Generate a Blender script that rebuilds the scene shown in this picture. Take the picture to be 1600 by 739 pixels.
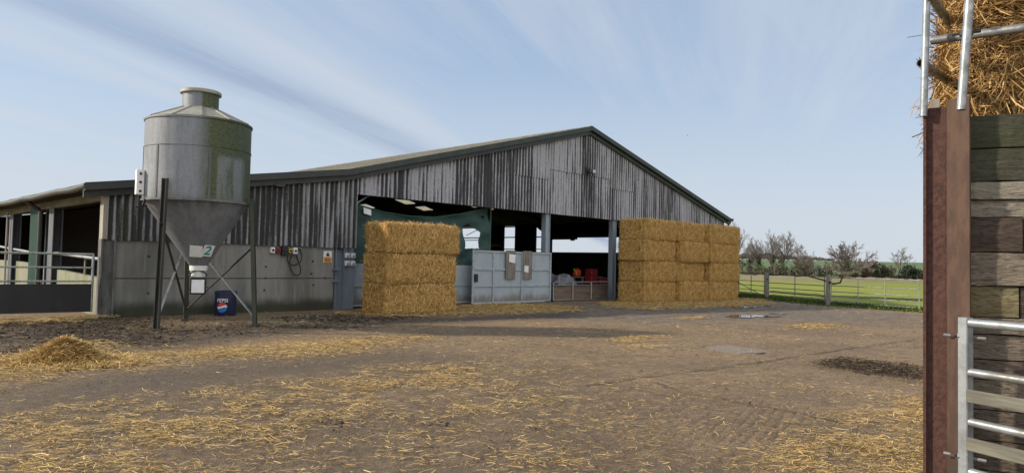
import bpy, bmesh, math, random
import numpy as np
from mathutils import Vector, Matrix, noise as mnoise

for o in list(bpy.data.objects): bpy.data.objects.remove(o)
SC = bpy.context.scene
COL = SC.collection
rnd = random.Random(7)
RNG = np.random.default_rng(11)
rad = math.radians

# ------------------------------------------------------------------ camera
CAMH = 1.65; FPX = 1100.0
PITCH = math.atan(40.5/FPX); ROLL = math.atan(.022); HEAD = rad(44.6)
fw = np.array([math.cos(HEAD)*math.cos(PITCH), math.sin(HEAD)*math.cos(PITCH), math.sin(PITCH)])
_r = np.array([math.sin(HEAD), -math.cos(HEAD), 0.]); _u = np.cross(_r, fw)
rt = _r*math.cos(ROLL)+_u*math.sin(ROLL); up = -_r*math.sin(ROLL)+_u*math.cos(ROLL)
CAMP = np.array([0, 0, CAMH])
cam = bpy.data.cameras.new('camera'); camo = bpy.data.objects.new('camera', cam); COL.objects.link(camo)
M = Matrix(((rt[0], up[0], -fw[0], 0), (rt[1], up[1], -fw[1], 0), (rt[2], up[2], -fw[2], CAMH), (0, 0, 0, 1)))
camo.matrix_world = M
cam.sensor_width = 36; cam.lens = 36*FPX/1600; cam.clip_start = .05; cam.clip_end = 6000
SC.camera = camo
SC.render.resolution_x = 1024; SC.render.resolution_y = 472

def ray(px, py): return fw+rt*(px-800)/FPX-up*(py-369.5)/FPX
def G(px, py, z=0.):
    d = ray(px, py); return CAMP+d*((z-CAMH)/d[2])
def project(P):
    q = P-CAMP; z = np.maximum(q@fw, .05)
    return 800+FPX*(q@rt)/z, 369.5-FPX*(q@up)/z, q@fw

# ------------------------------------------------------------------ light
SUN_HEAD = 138.0; SUN_EL = 26.5            # heading of the sun, degrees from +X towards +Y
SKY_STRENGTH = .125; SUN_STRENGTH = 3.7; EXPOSURE = .55
world = bpy.data.worlds.new('World'); SC.world = world; world.use_nodes = True
nt = world.node_tree; nt.nodes.clear()
def wn(t, **k):
    n = nt.nodes.new(t)
    for a, b in k.items(): setattr(n, a, b)
    return n
out = wn('ShaderNodeOutputWorld'); bg = wn('ShaderNodeBackground'); bg.inputs[1].default_value = SKY_STRENGTH
sky = wn('ShaderNodeTexSky', sky_type='NISHITA'); sky.sun_disc = False
sky.sun_elevation = rad(SUN_EL); sky.sun_rotation = rad(90-SUN_HEAD); sky.altitude = 50
sky.air_density = 1.0; sky.dust_density = .5; sky.ozone_density = 2.0
tc = wn('ShaderNodeTexCoord'); sep = wn('ShaderNodeSeparateXYZ'); nt.links.new(tc.outputs['Generated'], sep.inputs[0])
def wmath(op, a, b=None, c=None):
    n = wn('ShaderNodeMath', operation=op)
    for i, v in enumerate((a, b, c)):
        if v is None: continue
        if isinstance(v, (int, float)): n.inputs[i].default_value = v
        else: nt.links.new(v, n.inputs[i])
    return n.outputs[0]
zc = wmath('ADD', wmath('MAXIMUM', sep.outputs[2], 0.0), .06)
px_ = wmath('DIVIDE', sep.outputs[0], zc); py_ = wmath('DIVIDE', sep.outputs[1], zc)
sh = HEAD-math.atan(390/FPX)               # heading the cirrus streaks run along
al = wmath('ADD', wmath('MULTIPLY', px_, math.cos(sh)), wmath('MULTIPLY', py_, math.sin(sh)))
ac = wmath('ADD', wmath('MULTIPLY', px_, -math.sin(sh)), wmath('MULTIPLY', py_, math.cos(sh)))
def cloud(sx, sy, scale, detail, rough, off, dist=0.):
    cb = wn('ShaderNodeCombineXYZ')
    nt.links.new(wmath('MULTIPLY', al, sx), cb.inputs[0]); nt.links.new(wmath('MULTIPLY', ac, sy), cb.inputs[1]); cb.inputs[2].default_value = off
    n = wn('ShaderNodeTexNoise'); n.inputs['Scale'].default_value = scale; n.inputs['Detail'].default_value = detail
    n.inputs['Roughness'].default_value = rough; n.inputs['Distortion'].default_value = dist
    nt.links.new(cb.outputs[0], n.inputs['Vector']); return n.outputs['Fac']
def wramp(v, lo, hi, a, b):
    m = wn('ShaderNodeMapRange'); m.interpolation_type = 'SMOOTHSTEP'
    for i, x in ((1, lo), (2, hi), (3, a), (4, b)): m.inputs[i].default_value = x
    nt.links.new(v, m.inputs[0]); return m.outputs[0]
def wmix(f, a, b):
    m = wn('ShaderNodeMix', data_type='RGBA')
    for v, k in ((f, 'Factor'), (a, 'A'), (b, 'B')):
        if isinstance(v, tuple): m.inputs[k].default_value = (*v, 1)
        elif isinstance(v, (int, float)): m.inputs[k].default_value = v
        else: nt.links.new(v, m.inputs[k])
    return m.outputs['Result']
c1 = cloud(.10, 1.0, .85, 6, .55, 3.1, .25); c2 = cloud(.30, .8, .45, 4, .5, 9.3, .2); c3 = cloud(.30, 2.2, 1.9, 8, .66, 1.7, .6)
cs = wmath('ADD', wmath('ADD', wmath('MULTIPLY', c1, .75), wmath('MULTIPLY', c2, .35)), wmath('MULTIPLY', c3, .24))
veil = wramp(cs, .46, .80, .0, 1.)
low = wramp(sep.outputs[2], .02, .36, .80, .0)
# one long darker band of cirrus across the left of the sky
dd_ = ray(330, 100); k_ = 1/(dd_[2]/np.linalg.norm(dd_)+.06); dn_ = dd_/np.linalg.norm(dd_)*k_
AC0 = -dn_[0]*math.sin(sh)+dn_[1]*math.cos(sh)
bd_ = wmath('ABSOLUTE', wmath('ADD', wmath('SUBTRACT', ac, float(AC0)), wmath('MULTIPLY', wmath('SUBTRACT', c2, .5), .5)))
band = wmath('MULTIPLY', wramp(bd_, .02, .30, 1., 0.), wramp(c3, .35, .6, .55, 1.))
thin = wmix(.62, sky.outputs[0], (2.15, 2.80, 3.72))           # thin veil over the blue
colr = wmix(wmath('MAXIMUM', wmath('MULTIPLY', veil, .80), low), thin, (3.45, 3.72, 4.15))
colr = wmix(wmath('MULTIPLY', band, .75), colr, (1.75, 2.25, 3.15))
# sky brightened behind the camera, added to lift the shaded gable and bales
opp = wmath('ADD', wmath('MULTIPLY', sep.outputs[0], -.45), wmath('MULTIPLY', sep.outputs[1], -.89))
sky_fill = wmath('MULTIPLY', wramp(opp, .05, .75, 0., 1.), wramp(c1, .25, .65, .7, 1.))
colr = wmix(sky_fill, colr, (7.6, 7.5, 7.4))
nt.links.new(colr, bg.inputs[0]); nt.links.new(bg.outputs[0], out.inputs[0])

sun = bpy.data.lights.new('sun', 'SUN'); sun.energy = SUN_STRENGTH; sun.angle = rad(2.5); sun.color = (1, .88, .72)
suno = bpy.data.objects.new('sun', sun); COL.objects.link(suno)
sdir = Vector((math.cos(rad(SUN_HEAD))*math.cos(rad(SUN_EL)), math.sin(rad(SUN_HEAD))*math.cos(rad(SUN_EL)), math.sin(rad(SUN_EL))))
suno.rotation_euler = sdir.to_track_quat('Z', 'Y').to_euler(); suno.location = sdir*200
vs = SC.view_settings; vs.view_transform = 'Standard'; vs.look = 'None'; vs.exposure = EXPOSURE; vs.gamma = 1; vs.use_curve_mapping = False

# ------------------------------------------------------------------ materials
class Mat:
    def __init__(s, name):
        s.m = bpy.data.materials.new(name); s.m.use_nodes = True; s.t = s.m.node_tree; s.t.nodes.clear()
        s.out = s.n('ShaderNodeOutputMaterial'); s.b = s.n('ShaderNodeBsdfPrincipled'); s.l(s.b.outputs[0], s.out.inputs[0])
        s.co = s.n('ShaderNodeTexCoord').outputs['Object']
    def n(s, t, **k):
        x = s.t.nodes.new(t)
        for a, b in k.items(): setattr(x, a, b)
        return x
    def l(s, a, b): s.t.links.new(a, b)
    def put(s, v, sock):
        if isinstance(v, (int, float)): sock.default_value = v
        elif isinstance(v, tuple): sock.default_value = v if len(v) == 4 or sock.type == 'VECTOR' else (*v, 1)
        else: s.l(v, sock)
    def math(s, op, a, b=None, c=None):
        x = s.n('ShaderNodeMath', operation=op)
        for i, v in enumerate((a, b, c)):
            if v is not None: s.put(v, x.inputs[i])
        return x.outputs[0]
    def sepxyz(s, v=None):
        x = s.n('ShaderNodeSeparateXYZ'); s.l(v or s.co, x.inputs[0]); return x.outputs
    def noise(s, scale, st=(1, 1, 1), detail=5, rough=.6, dist=0., off=(0, 0, 0), col=False):
        mp = s.n('ShaderNodeMapping'); mp.inputs['Scale'].default_value = st; mp.inputs['Location'].default_value = off; s.l(s.co, mp.inputs[0])
        x = s.n('ShaderNodeTexNoise'); x.inputs['Scale'].default_value = scale; x.inputs['Detail'].default_value = detail
        x.inputs['Roughness'].default_value = rough; x.inputs['Distortion'].default_value = dist
        s.l(mp.outputs[0], x.inputs['Vector']); return x.outputs['Color' if col else 'Fac']
    def ramp(s, f, lo, hi, a=0., b=1.):
        x = s.n('ShaderNodeMapRange'); x.interpolation_type = 'SMOOTHSTEP'
        s.put(f, x.inputs[0]); s.put(lo, x.inputs[1]); s.put(hi, x.inputs[2]); s.put(a, x.inputs[3]); s.put(b, x.inputs[4]); return x.outputs[0]
    def mix(s, f, a, b, mode='MIX'):
        x = s.n('ShaderNodeMix', data_type='RGBA', blend_type=mode)
        s.put(f, x.inputs['Factor']); s.put(a, x.inputs['A']); s.put(b, x.inputs['B']); return x.outputs['Result']
    def attr(s, name): return s.n('ShaderNodeAttribute', attribute_name=name).outputs['Fac']
    def fin(s, col, rough=.8, bump=None, bd=.02, metal=0., bs=1., spec=None):
        s.put(col, s.b.inputs['Base Color']); s.put(rough, s.b.inputs['Roughness']); s.put(metal, s.b.inputs['Metallic'])
        if spec is not None: s.b.inputs['Specular IOR Level'].default_value = spec
        if bump is not None:
            x = s.n('ShaderNodeBump'); x.inputs['Distance'].default_value = bd; x.inputs['Strength'].default_value = bs
            s.l(bump, x.inputs['Height']); s.l(x.outputs[0], s.b.inputs['Normal'])
        return s.m

def simple(name, a, b, scale=4, rough=.7, metal=0., st=(1, 1, 1), dirt=None, dscale=1.5, dlo=.5, dhi=.7, bd=.004):
    m = Mat(name); n = m.noise(scale, st)
    c = m.mix(m.ramp(n, .35, .65), a, b)
    if dirt: c = m.mix(m.ramp(m.noise(dscale, st, off=(5, 3, 1)), dlo, dhi), c, dirt)
    return m.fin(c, rough, n, bd, metal)

MT = {}
def corr_mat(name, light, dark, green, pitch, phase, axis=0, darkness=.5, greenamt=.3):
    """weathered fibre-cement sheet: rain streaks, darker valleys, tone per sheet"""
    m = Mat(name); xyz = m.sepxyz(); x = xyz[axis]; z = xyz[2]
    st1 = (1, 1, .10) ; st2 = (1, 1, .05)
    s1 = m.noise(2.2, st1, 6, .65); s2 = m.noise(7.5, st2, 5, .7, off=(3, 3, 3)); s3 = m.noise(.35, (1, 1, .5), 4, .6, off=(8, 2, 1)); s4 = m.noise(26, (1, 1, .5), 4, .7)
    val = m.math('SINE', m.math('ADD', m.math('MULTIPLY', x, 2*math.pi/pitch), phase))
    t = m.attr('tint')
    f = m.math('ADD', m.math('MULTIPLY', s1, .70), m.math('ADD', m.math('MULTIPLY', s2, .95), m.math('ADD', m.math('MULTIPLY', s3, .5), m.math('MULTIPLY', s4, .2))))
    f = m.math('ADD', f, m.math('MULTIPLY', val, -.15)); f = m.math('ADD', f, m.math('MULTIPLY', t, .22))
    d = m.ramp(f, 1.70-darkness, 1.95-darkness)
    c = m.mix(m.ramp(s4, .3, .7), light, tuple(v*.74 for v in light))
    c = m.mix(m.math('MULTIPLY', d, .93), c, dark)
    g = m.math('MULTIPLY', m.ramp(m.noise(.9, (1, 1, .12), 4, .6, off=(1, 9, 4)), .56, .68), greenamt)
    c = m.mix(g, c, green)
    return m.fin(c, .88, s4, .004, 0, spec=.25)
PITCH_C = .177
MT['gable'] = corr_mat('weathered_fibre_cement', (.44, .44, .48), (.028, .028, .03), (.045, .055, .02), PITCH_C, 0, 0, .56, .4)
MT['leanto'] = corr_mat('streaked_fibre_cement', (.34, .345, .36), (.026, .028, .025), (.055, .07, .02), PITCH_C, 0, 0, .62, .55)
def roof_mat():
    m = Mat('mossy_roof'); a = m.noise(3.5, (1, 1, 1), 6, .7); b = m.noise(.6, detail=4); c3 = m.noise(22, detail=4)
    c = m.mix(m.ramp(a, .4, .62), (.17, .158, .12), (.07, .06, .032)); c = m.mix(m.ramp(c3, .5, .66), c, (.29, .285, .24)); c = m.mix(m.ramp(b, .5, .7), c, (.2, .195, .175))
    return m.fin(c, .95, a, .03)
MT['roof'] = roof_mat()
MT['fascia'] = simple('dark_green_fascia', (.022, .030, .028), (.034, .042, .038), 3, .55, 0, (1, 1, 1), (.05, .05, .04))
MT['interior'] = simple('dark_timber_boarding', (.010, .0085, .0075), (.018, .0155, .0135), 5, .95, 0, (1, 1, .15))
def concrete(name, base, streak, algae):
    m = Mat(name); z = m.sepxyz()[2]
    a = m.noise(1.6, (1, 1, .18), 6, .62); b = m.noise(14, detail=5); c0 = m.noise(.7, detail=3, off=(4, 4, 2)); s = m.noise(9, (1, 1, .06), 4, .65, off=(2, 7, 5))
    c = m.mix(m.ramp(a, .36, .66), base, streak); c = m.mix(m.math('MULTIPLY', m.ramp(s, .52, .72), .55), c, tuple(v*1.25 for v in base)); c = m.mix(m.math('MULTIPLY', m.ramp(b, .5, .75), .35), c, tuple(v*.6 for v in base))
    gz = m.ramp(m.math('ADD', z, m.math('MULTIPLY', c0, -.5)), -.08, .26, 1, 0)
    c = m.mix(m.math('MULTIPLY', gz, .88), c, algae)
    return m.fin(c, .92, b, .006, spec=.2)
MT['concrete'] = concrete('stained_concrete_panel', (.25, .245, .225), (.14, .14, .128), (.03, .036, .018))
MT['lowwall'] = simple('algae_tinted_concrete', (.25, .25, .185), (.19, .20, .12), 2.2, .9, 0, (1, 1, .4), (.2, .23, .1), 1.1, .55, .75)
MT['bluesteel'] = simple('blue_grey_painted_steel', (.15, .18, .225), (.20, .235, .28), 2.5, .5, 0, (1, 1, .2), (.10, .10, .095), 2.5, .55, .75)
MT['postblue'] = simple('pale_blue_steel_post', (.22, .27, .32), (.29, .34, .385), 3, .5, 0, (1, 1, .2), (.13, .12, .11), 3, .58, .75)
MT['doorsheet'] = simple('pale_blue_door_sheet', (.31, .365, .41), (.37, .42, .455), 1.6, .5, 0, (1, 1, .5), (.17, .19, .20), 3.2, .58, .8, .003)
def doorsheet():
    m = Mat('pale_blue_door_sheet'); z = m.sepxyz()[2]; n = m.noise(1.6, (1, 1, .5), 5); k = m.noise(3.2, (1, 1, .25), 6, .7, off=(4, 2, 2)); b = m.noise(.8, detail=2)
    c = m.mix(m.ramp(n, .35, .65), (.30, .355, .40), (.36, .41, .445)); c = m.mix(m.ramp(k, .55, .75, 0, .7), c, (.16, .17, .17))
    c = m.mix(m.ramp(m.math('ADD', z, m.math('MULTIPLY', k, -.7)), -.25, .15, .8, 0), c, (.15, .115, .08)); return m.fin(c, .5, m.math('ADD', n, m.math('MULTIPLY', b, 2.0)), .012)
MT['doorsheet'] = doorsheet()
MT['doorframe'] = simple('grey_blue_door_frame', (.29, .33, .36), (.38, .415, .43), 6, .5, 0, (1, 1, 1), (.13, .11, .09), 4, .58, .75)
def galv(name, a, b, rust=None, rough=.42, metal=.55, sc=18):
    m = Mat(name); n = m.noise(sc, detail=4); k = m.noise(3, detail=4, off=(3, 1, 2))
    c = m.mix(m.ramp(n, .38, .62), a, b)
    if rust: c = m.mix(m.ramp(k, .50, .72, 0, .8), c, rust)
    return m.fin(c, m.ramp(n, .3, .7, rough-.08, rough+.12), n, .0015, metal)
MT['galv'] = galv('galvanised_steel', (.38, .41, .43), (.25, .275, .29), (.13, .115, .085))
MT['galvgreen'] = galv('algae_stained_galvanised', (.34, .37, .35), (.22, .26, .20), (.10, .13, .06), .6, .2)
MT['slat'] = simple('grey_green_slat', (.17, .165, .13), (.11, .105, .085), 7, .9, 0, (.6, .6, 6), (.06, .055, .045), 3, .58, .75)
MT['oldconcrete'] = simple('grey_cast_post', (.15, .15, .145), (.10, .10, .098), 6, .9, 0, (1, 1, .4), (.05, .05, .045), 2, .5, .7)
MT['galvdull'] = galv('dull_galvanised_tube', (.22, .23, .24), (.15, .155, .16), (.10, .08, .06), .5, .4)
MT['darksteel'] = simple('dark_painted_steel', (.028, .031, .028), (.05, .052, .045), 8, .6, 0, (1, 1, .3), (.06, .05, .035))
MT['greenleg'] = simple('mossy_steel_leg', (.035, .045, .030), (.055, .062, .042), 6, .7, 0, (1, 1, .3), (.022, .026, .02))
MT['black'] = simple('black_rubber', (.012, .012, .013), (.02, .02, .021), 9, .6)
MT['blackboard'] = simple('black_stock_board', (.008, .008, .010), (.014, .014, .016), 2, .65, 0, (1, 1, .5), (.03, .027, .02), 1.5, .6, .8)
MT['white'] = simple('white_plastic', (.72, .72, .70), (.64, .64, .62), 9, .5)
MT['paper'] = simple('white_paper', (.78, .79, .80), (.70, .71, .72), 7, .7)
MT['red'] = simple('red_plastic', (.24, .012, .016), (.17, .010, .012), 9, .45)
MT['orange'] = simple('orange_plastic', (.5, .075, .012), (.4, .055, .01), 9, .45)
MT['yellow'] = simple('yellow_plastic', (.55, .40, .03), (.45, .33, .03), 9, .5)
MT['greysheet'] = simple('grey_plastic_sheet', (.16, .17, .19), (.24, .25, .27), 5, .5)
MT['boards'] = simple('brown_weathered_board', (.17, .125, .095), (.105, .075, .055), 5, .9, 0, (.25, 1, 2), (.05, .04, .03), 3, .55, .75)
MT['greywood'] = simple('grey_weathered_wood', (.24, .215, .185), (.15, .13, .11), 7, .9, 0, (2, 2, .25), (.08, .065, .05), 3, .58, .75)
MT['postwood'] = simple('old_fence_post_wood', (.27, .25, .21), (.17, .155, .125), 9, .95, 0, (2, 2, .2), (.10, .12, .05), 3, .55, .75)
MT['greensheet'] = simple('green_corrugated_sheet', (.025, .085, .062), (.04, .11, .08), 3, .6, 0, (1, 1, .2), (.06, .09, .03), 1.6, .58, .75)
MT['beam'] = simple('mossy_timber_beam', (.22, .20, .14), (.13, .13, .07), 4, .9, 0, (1, .3, 1), (.12, .13, .05), 2, .5, .7)
MT['cream'] = simple('pale_weathered_trim', (.36, .33, .28), (.27, .25, .21), 6, .8, 0, (1, 1, .2), (.26, .24, .18), 3, .55, .75)
def tarpmat():
    m = Mat('green_mesh_tarpaulin'); n = m.noise(40, detail=3); k = m.noise(.8, (1, 1, 2.5), 3)
    c = m.mix(m.ramp(k, .35, .65), (.022, .056, .048), (.034, .078, .066)); c = m.mix(m.math('MULTIPLY', m.ramp(n, .4, .6), .3), c, (.02, .05, .05))
    return m.fin(c, .75, n, .002)
MT['tarp'] = tarpmat()
def rooflight():
    m = Mat('translucent_rooflight'); n = m.noise(3, detail=4)
    t = m.n('ShaderNodeBsdfTranslucent'); d = m.n('ShaderNodeBsdfDiffuse'); mx = m.n('ShaderNodeMixShader')
    c = m.mix(m.ramp(n, .4, .6), (.62, .56, .40), (.45, .38, .22))
    m.l(c, t.inputs[0]); m.l(c, d.inputs[0]); mx.inputs[0].default_value = .3
    m.l(t.outputs[0], mx.inputs[1]); m.l(d.outputs[0], mx.inputs[2]); m.l(mx.outputs[0], m.out.inputs[0]); return m.m
MT['rooflight'] = rooflight()
def rustmat():
    m = Mat('rusty_steel_column'); a = m.noise(38, detail=5, rough=.7); b = m.noise(2.2, (1, 1, .35), 4); c0 = m.noise(7, (1, 1, .3), 5, off=(4, 1, 1)); p = m.noise(90, detail=2)
    c = m.mix(m.ramp(a, .38, .62), (.042, .016, .012), (.088, .034, .024)); c = m.mix(m.ramp(b, .42, .66), c, (.092, .043, .026)); c = m.mix(m.math('MULTIPLY', m.ramp(c0, .58, .72), .7), c, (.034, .018, .015)); c = m.mix(m.math('MULTIPLY', m.ramp(p, .62, .72), .5), c, (.15, .07, .045))
    return m.fin(c, .78, a, .004)
MT['rust'] = rustmat(); MT['rustbrown'] = simple('brown_rusty_plate', (.055, .029, .020), (.088, .048, .030), 22, .8, 0, (1, 1, .35), (.045, .026, .018), 3, .48, .66, .004)
def sleeper(name, a, b, g=None):
    m = Mat(name); n = m.noise(9, (.9, .9, 5), 6, .68, .4); f = m.noise(42, (.5, .5, 5.0), 5, .7, .2); k = m.noise(1.5, (.8, .8, 2), 4, off=(2, 2, 5))
    w = m.ramp(n, .34, .66); c = m.mix(w, a, b); c = m.mix(m.ramp(f, .50, .60, 0, .88), c, tuple(v*.22 for v in a)); c = m.mix(m.ramp(m.noise(60, (.6, .6, 4), 3), .60, .72, 0, .5), c, tuple(min(1, v*1.9) for v in b))
    if g: c = m.mix(m.ramp(k, .42, .62, 0, .75), c, g)
    h = m.math('ADD', m.math('MULTIPLY', f, .6), n)
    return m.fin(c, .95, h, .022)
MT['slp_green'] = sleeper('green_stained_sleeper', (.115, .108, .075), (.07, .066, .052), (.06, .072, .032))
MT['slp_pale'] = sleeper('pale_weathered_sleeper', (.42, .38, .32), (.30, .265, .21), (.25, .235, .16))
MT['slp_brown'] = sleeper('brown_weathered_sleeper', (.20, .155, .12), (.13, .10, .075))
MT['slp_mid'] = sleeper('grey_brown_sleeper', (.30, .25, .195), (.19, .155, .115))
MT['slp_olive'] = sleeper('olive_sleeper', (.31, .27, .15), (.20, .18, .10), (.16, .08, .03))
MT['slp_dark'] = sleeper('dark_brown_sleeper', (.115, .082, .062), (.07, .05, .04))

def straw_mat(name, dk, md, lt, sc=1., strand=True):
    m = Mat(name); t = m.attr('tint'); k = m.noise(.9*sc, detail=4); n1 = m.noise(13*sc, (1, 1, .45), 6, .72, 1.2)
    n2 = m.noise(34*sc, (.35, .35, 1.3), 5, .75, 1.5, (3, 2, 1)); n3 = m.noise(34*sc, (1.4, 1.4, .30), 5, .75, 1.5, (7, 2, 4))
    if strand:
        f = m.math('ADD', m.math('MULTIPLY', t, .85), m.math('MULTIPLY', k, .25))
        c = m.mix(m.ramp(f, .12, .55), dk, md); c = m.mix(m.ramp(f, .55, 1.0), c, lt)
        return m.fin(c, .75, None, spec=.25)
    h = m.math('ADD', m.math('MULTIPLY', n1, .5), m.math('MULTIPLY', m.math('MAXIMUM', n2, n3), .6))
    c = m.mix(m.ramp(h, .44, .60), dk, md); c = m.mix(m.ramp(h, .58, .72), c, lt); c = m.mix(m.ramp(k, .5, .72, 0, .45), c, tuple(v*.7 for v in md))
    return m.fin(c, .9, h, .05/sc, spec=.1)
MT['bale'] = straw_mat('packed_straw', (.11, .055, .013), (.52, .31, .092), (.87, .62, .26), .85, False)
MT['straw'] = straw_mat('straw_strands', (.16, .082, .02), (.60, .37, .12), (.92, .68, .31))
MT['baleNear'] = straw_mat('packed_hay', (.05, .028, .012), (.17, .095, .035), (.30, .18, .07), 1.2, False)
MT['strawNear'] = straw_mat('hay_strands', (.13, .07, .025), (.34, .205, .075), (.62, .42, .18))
MT['litter'] = straw_mat('straw_litter', (.13, .08, .028), (.47, .305, .105), (.78, .575, .26))
def grass_mat(name, a, b, c0):
    m = Mat(name); n = m.noise(.05, detail=5); k = m.noise(1.6, detail=6, rough=.7); s = m.noise(.35, (1, 1, 1), 4, off=(4, 4, 4))
    c = m.mix(m.ramp(n, .38, .62), a, b); c = m.mix(m.ramp(k, .4, .66, 0, .6), c, c0); c = m.mix(m.ramp(s, .5, .7, 0, .5), c, a)
    return m.fin(c, .95, k, .08, spec=.1)
MT['field'] = grass_mat('winter_pasture', (.22, .25, .05), (.27, .275, .07), (.14, .185, .035))
MT['hill'] = grass_mat('hill_crop', (.115, .17, .085), (.13, .18, .09), (.10, .155, .08))
MT['rough'] = grass_mat('dry_rough_grass', (.27, .23, .13), (.22, .20, .10), (.16, .16, .06))
MT['blade'] = straw_mat('grass_blades', (.025, .05, .012), (.06, .095, .02), (.13, .16, .04))
def bark(name, a, b, ivy=None):
    m = Mat(name); n = m.noise(1.4, detail=4)
    return m.fin(m.mix(m.ramp(n, .4, .6), a, b), .95)
MT['bark'] = bark('grey_bark', (.085, .072, .056), (.12, .105, .085))
MT['twig'] = bark('grey_twigs', (.14, .12, .10), (.19, .165, .14))
MT['twigbrown'] = bark('brown_twigs', (.13, .09, .06), (.17, .125, .085))
MT['ivy'] = bark('ivy_leaves', (.028, .05, .018), (.05, .075, .028))
MT['evergreen'] = bark('dark_evergreen_leaves', (.018, .028, .014), (.032, .045, .02))
MT['hedge'] = bark('hedge_leaves', (.05, .07, .03), (.085, .095, .045))
MT['water'] = Mat('puddle_water').fin((.05, .05, .05), .03)
MT['bird'] = simple('dark_feathers', (.03, .03, .03), (.05, .05, .05), 5, .8)

def silo_mat(name, base, lt, cone=False):
    m = Mat(name); xyz = m.sepxyz(); z = xyz[2]
    az = m.math('ARCTAN2', xyz[1], xyz[0])       # radians; the camera looks at about -1.94
    n = m.noise(5, (1, 1, .12), 6, .65); sp = m.noise(20, detail=4); b = m.noise(1.2, detail=4)
    c = m.mix(m.ramp(m.math('ADD', m.math('MULTIPLY', sp, .35), m.math('MULTIPLY', n, .65)), .40, .60), base, lt); c = m.mix(m.ramp(n, .52, .72, 0, .5), c, tuple(v*.6 for v in base)); c = m.mix(m.ramp(b, .52, .7, 0, .4), c, tuple(min(1, v*1.25) for v in lt))
    if not cone:
        sec = m.math('MULTIPLY', m.ramp(m.math('ADD', az, m.math('MULTIPLY', n, .5)), -1.78, -1.50), m.ramp(az, -.35, -.1, 1, 0))
        topb = m.ramp(m.math('ADD', z, m.math('MULTIPLY', n, -.5)), 3.55, 3.95, 0., .60)
        core = m.math('MULTIPLY', m.ramp(az, -1.95, -1.86), m.ramp(az, -1.72, -1.55, 1, 0))
        edge = m.math('MULTIPLY', m.ramp(az, -1.05, -.75), m.ramp(az, .2, .6, 1, 0))
        amt = m.math('ADD', m.math('ADD', topb, m.math('MULTIPLY', core, .62)), m.math('ADD', m.math('MULTIPLY', edge, .35), .12))
        f = m.math('MULTIPLY', sec, m.ramp(m.math('ADD', m.math('MULTIPLY', n, 1.0), amt), .46, .88, 0, .95))
        c = m.mix(f, c, m.mix(m.ramp(sp, .4, .6), (.026, .036, .008), (.068, .085, .022)))
        rim = m.ramp(m.math('ADD', z, m.math('MULTIPLY', n, .25)), 3.0, 3.16, .55, 0); c = m.mix(rim, c, (.10, .11, .09))
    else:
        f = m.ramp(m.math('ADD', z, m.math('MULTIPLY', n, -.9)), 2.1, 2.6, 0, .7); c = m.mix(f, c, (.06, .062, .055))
    return m.fin(c, m.ramp(sp, .3, .7, .42, .62), sp, .002, .12)
MT['silo'] = silo_mat('algae_streaked_silo_steel', (.150, .165, .185), (.225, .243, .265))
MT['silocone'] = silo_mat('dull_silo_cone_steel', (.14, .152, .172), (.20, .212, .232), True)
MT['siloroof'] = simple('silo_roof_steel', (.34, .33, .29), (.27, .255, .20), 3, .6, .2, (1, 1, 1), (.15, .14, .08), 2, .55, .75)
MT['teal'] = simple('teal_lettering', (.0, .27, .26), (.0, .24, .23), 9, .6)
MT['blueplastic'] = simple('navy_plastic', (.012, .016, .05), (.018, .022, .065), 4, .45)
MT['logoblue'] = simple('logo_blue', (.02, .16, .52), (.02, .14, .46), 9, .5)
MT['logored'] = simple('logo_red', (.62, .05, .04), (.55, .045, .035), 9, .5)
MT['signink'] = simple('sign_black_ink', (.02, .02, .02), (.03, .03, .03), 9, .6)
MT['signorange'] = simple('sign_orange', (.72, .30, .05), (.66, .27, .045), 9, .6)
MT['lens'] = simple('floodlight_glass', (.6, .6, .6), (.5, .5, .5), 9, .2)

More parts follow.
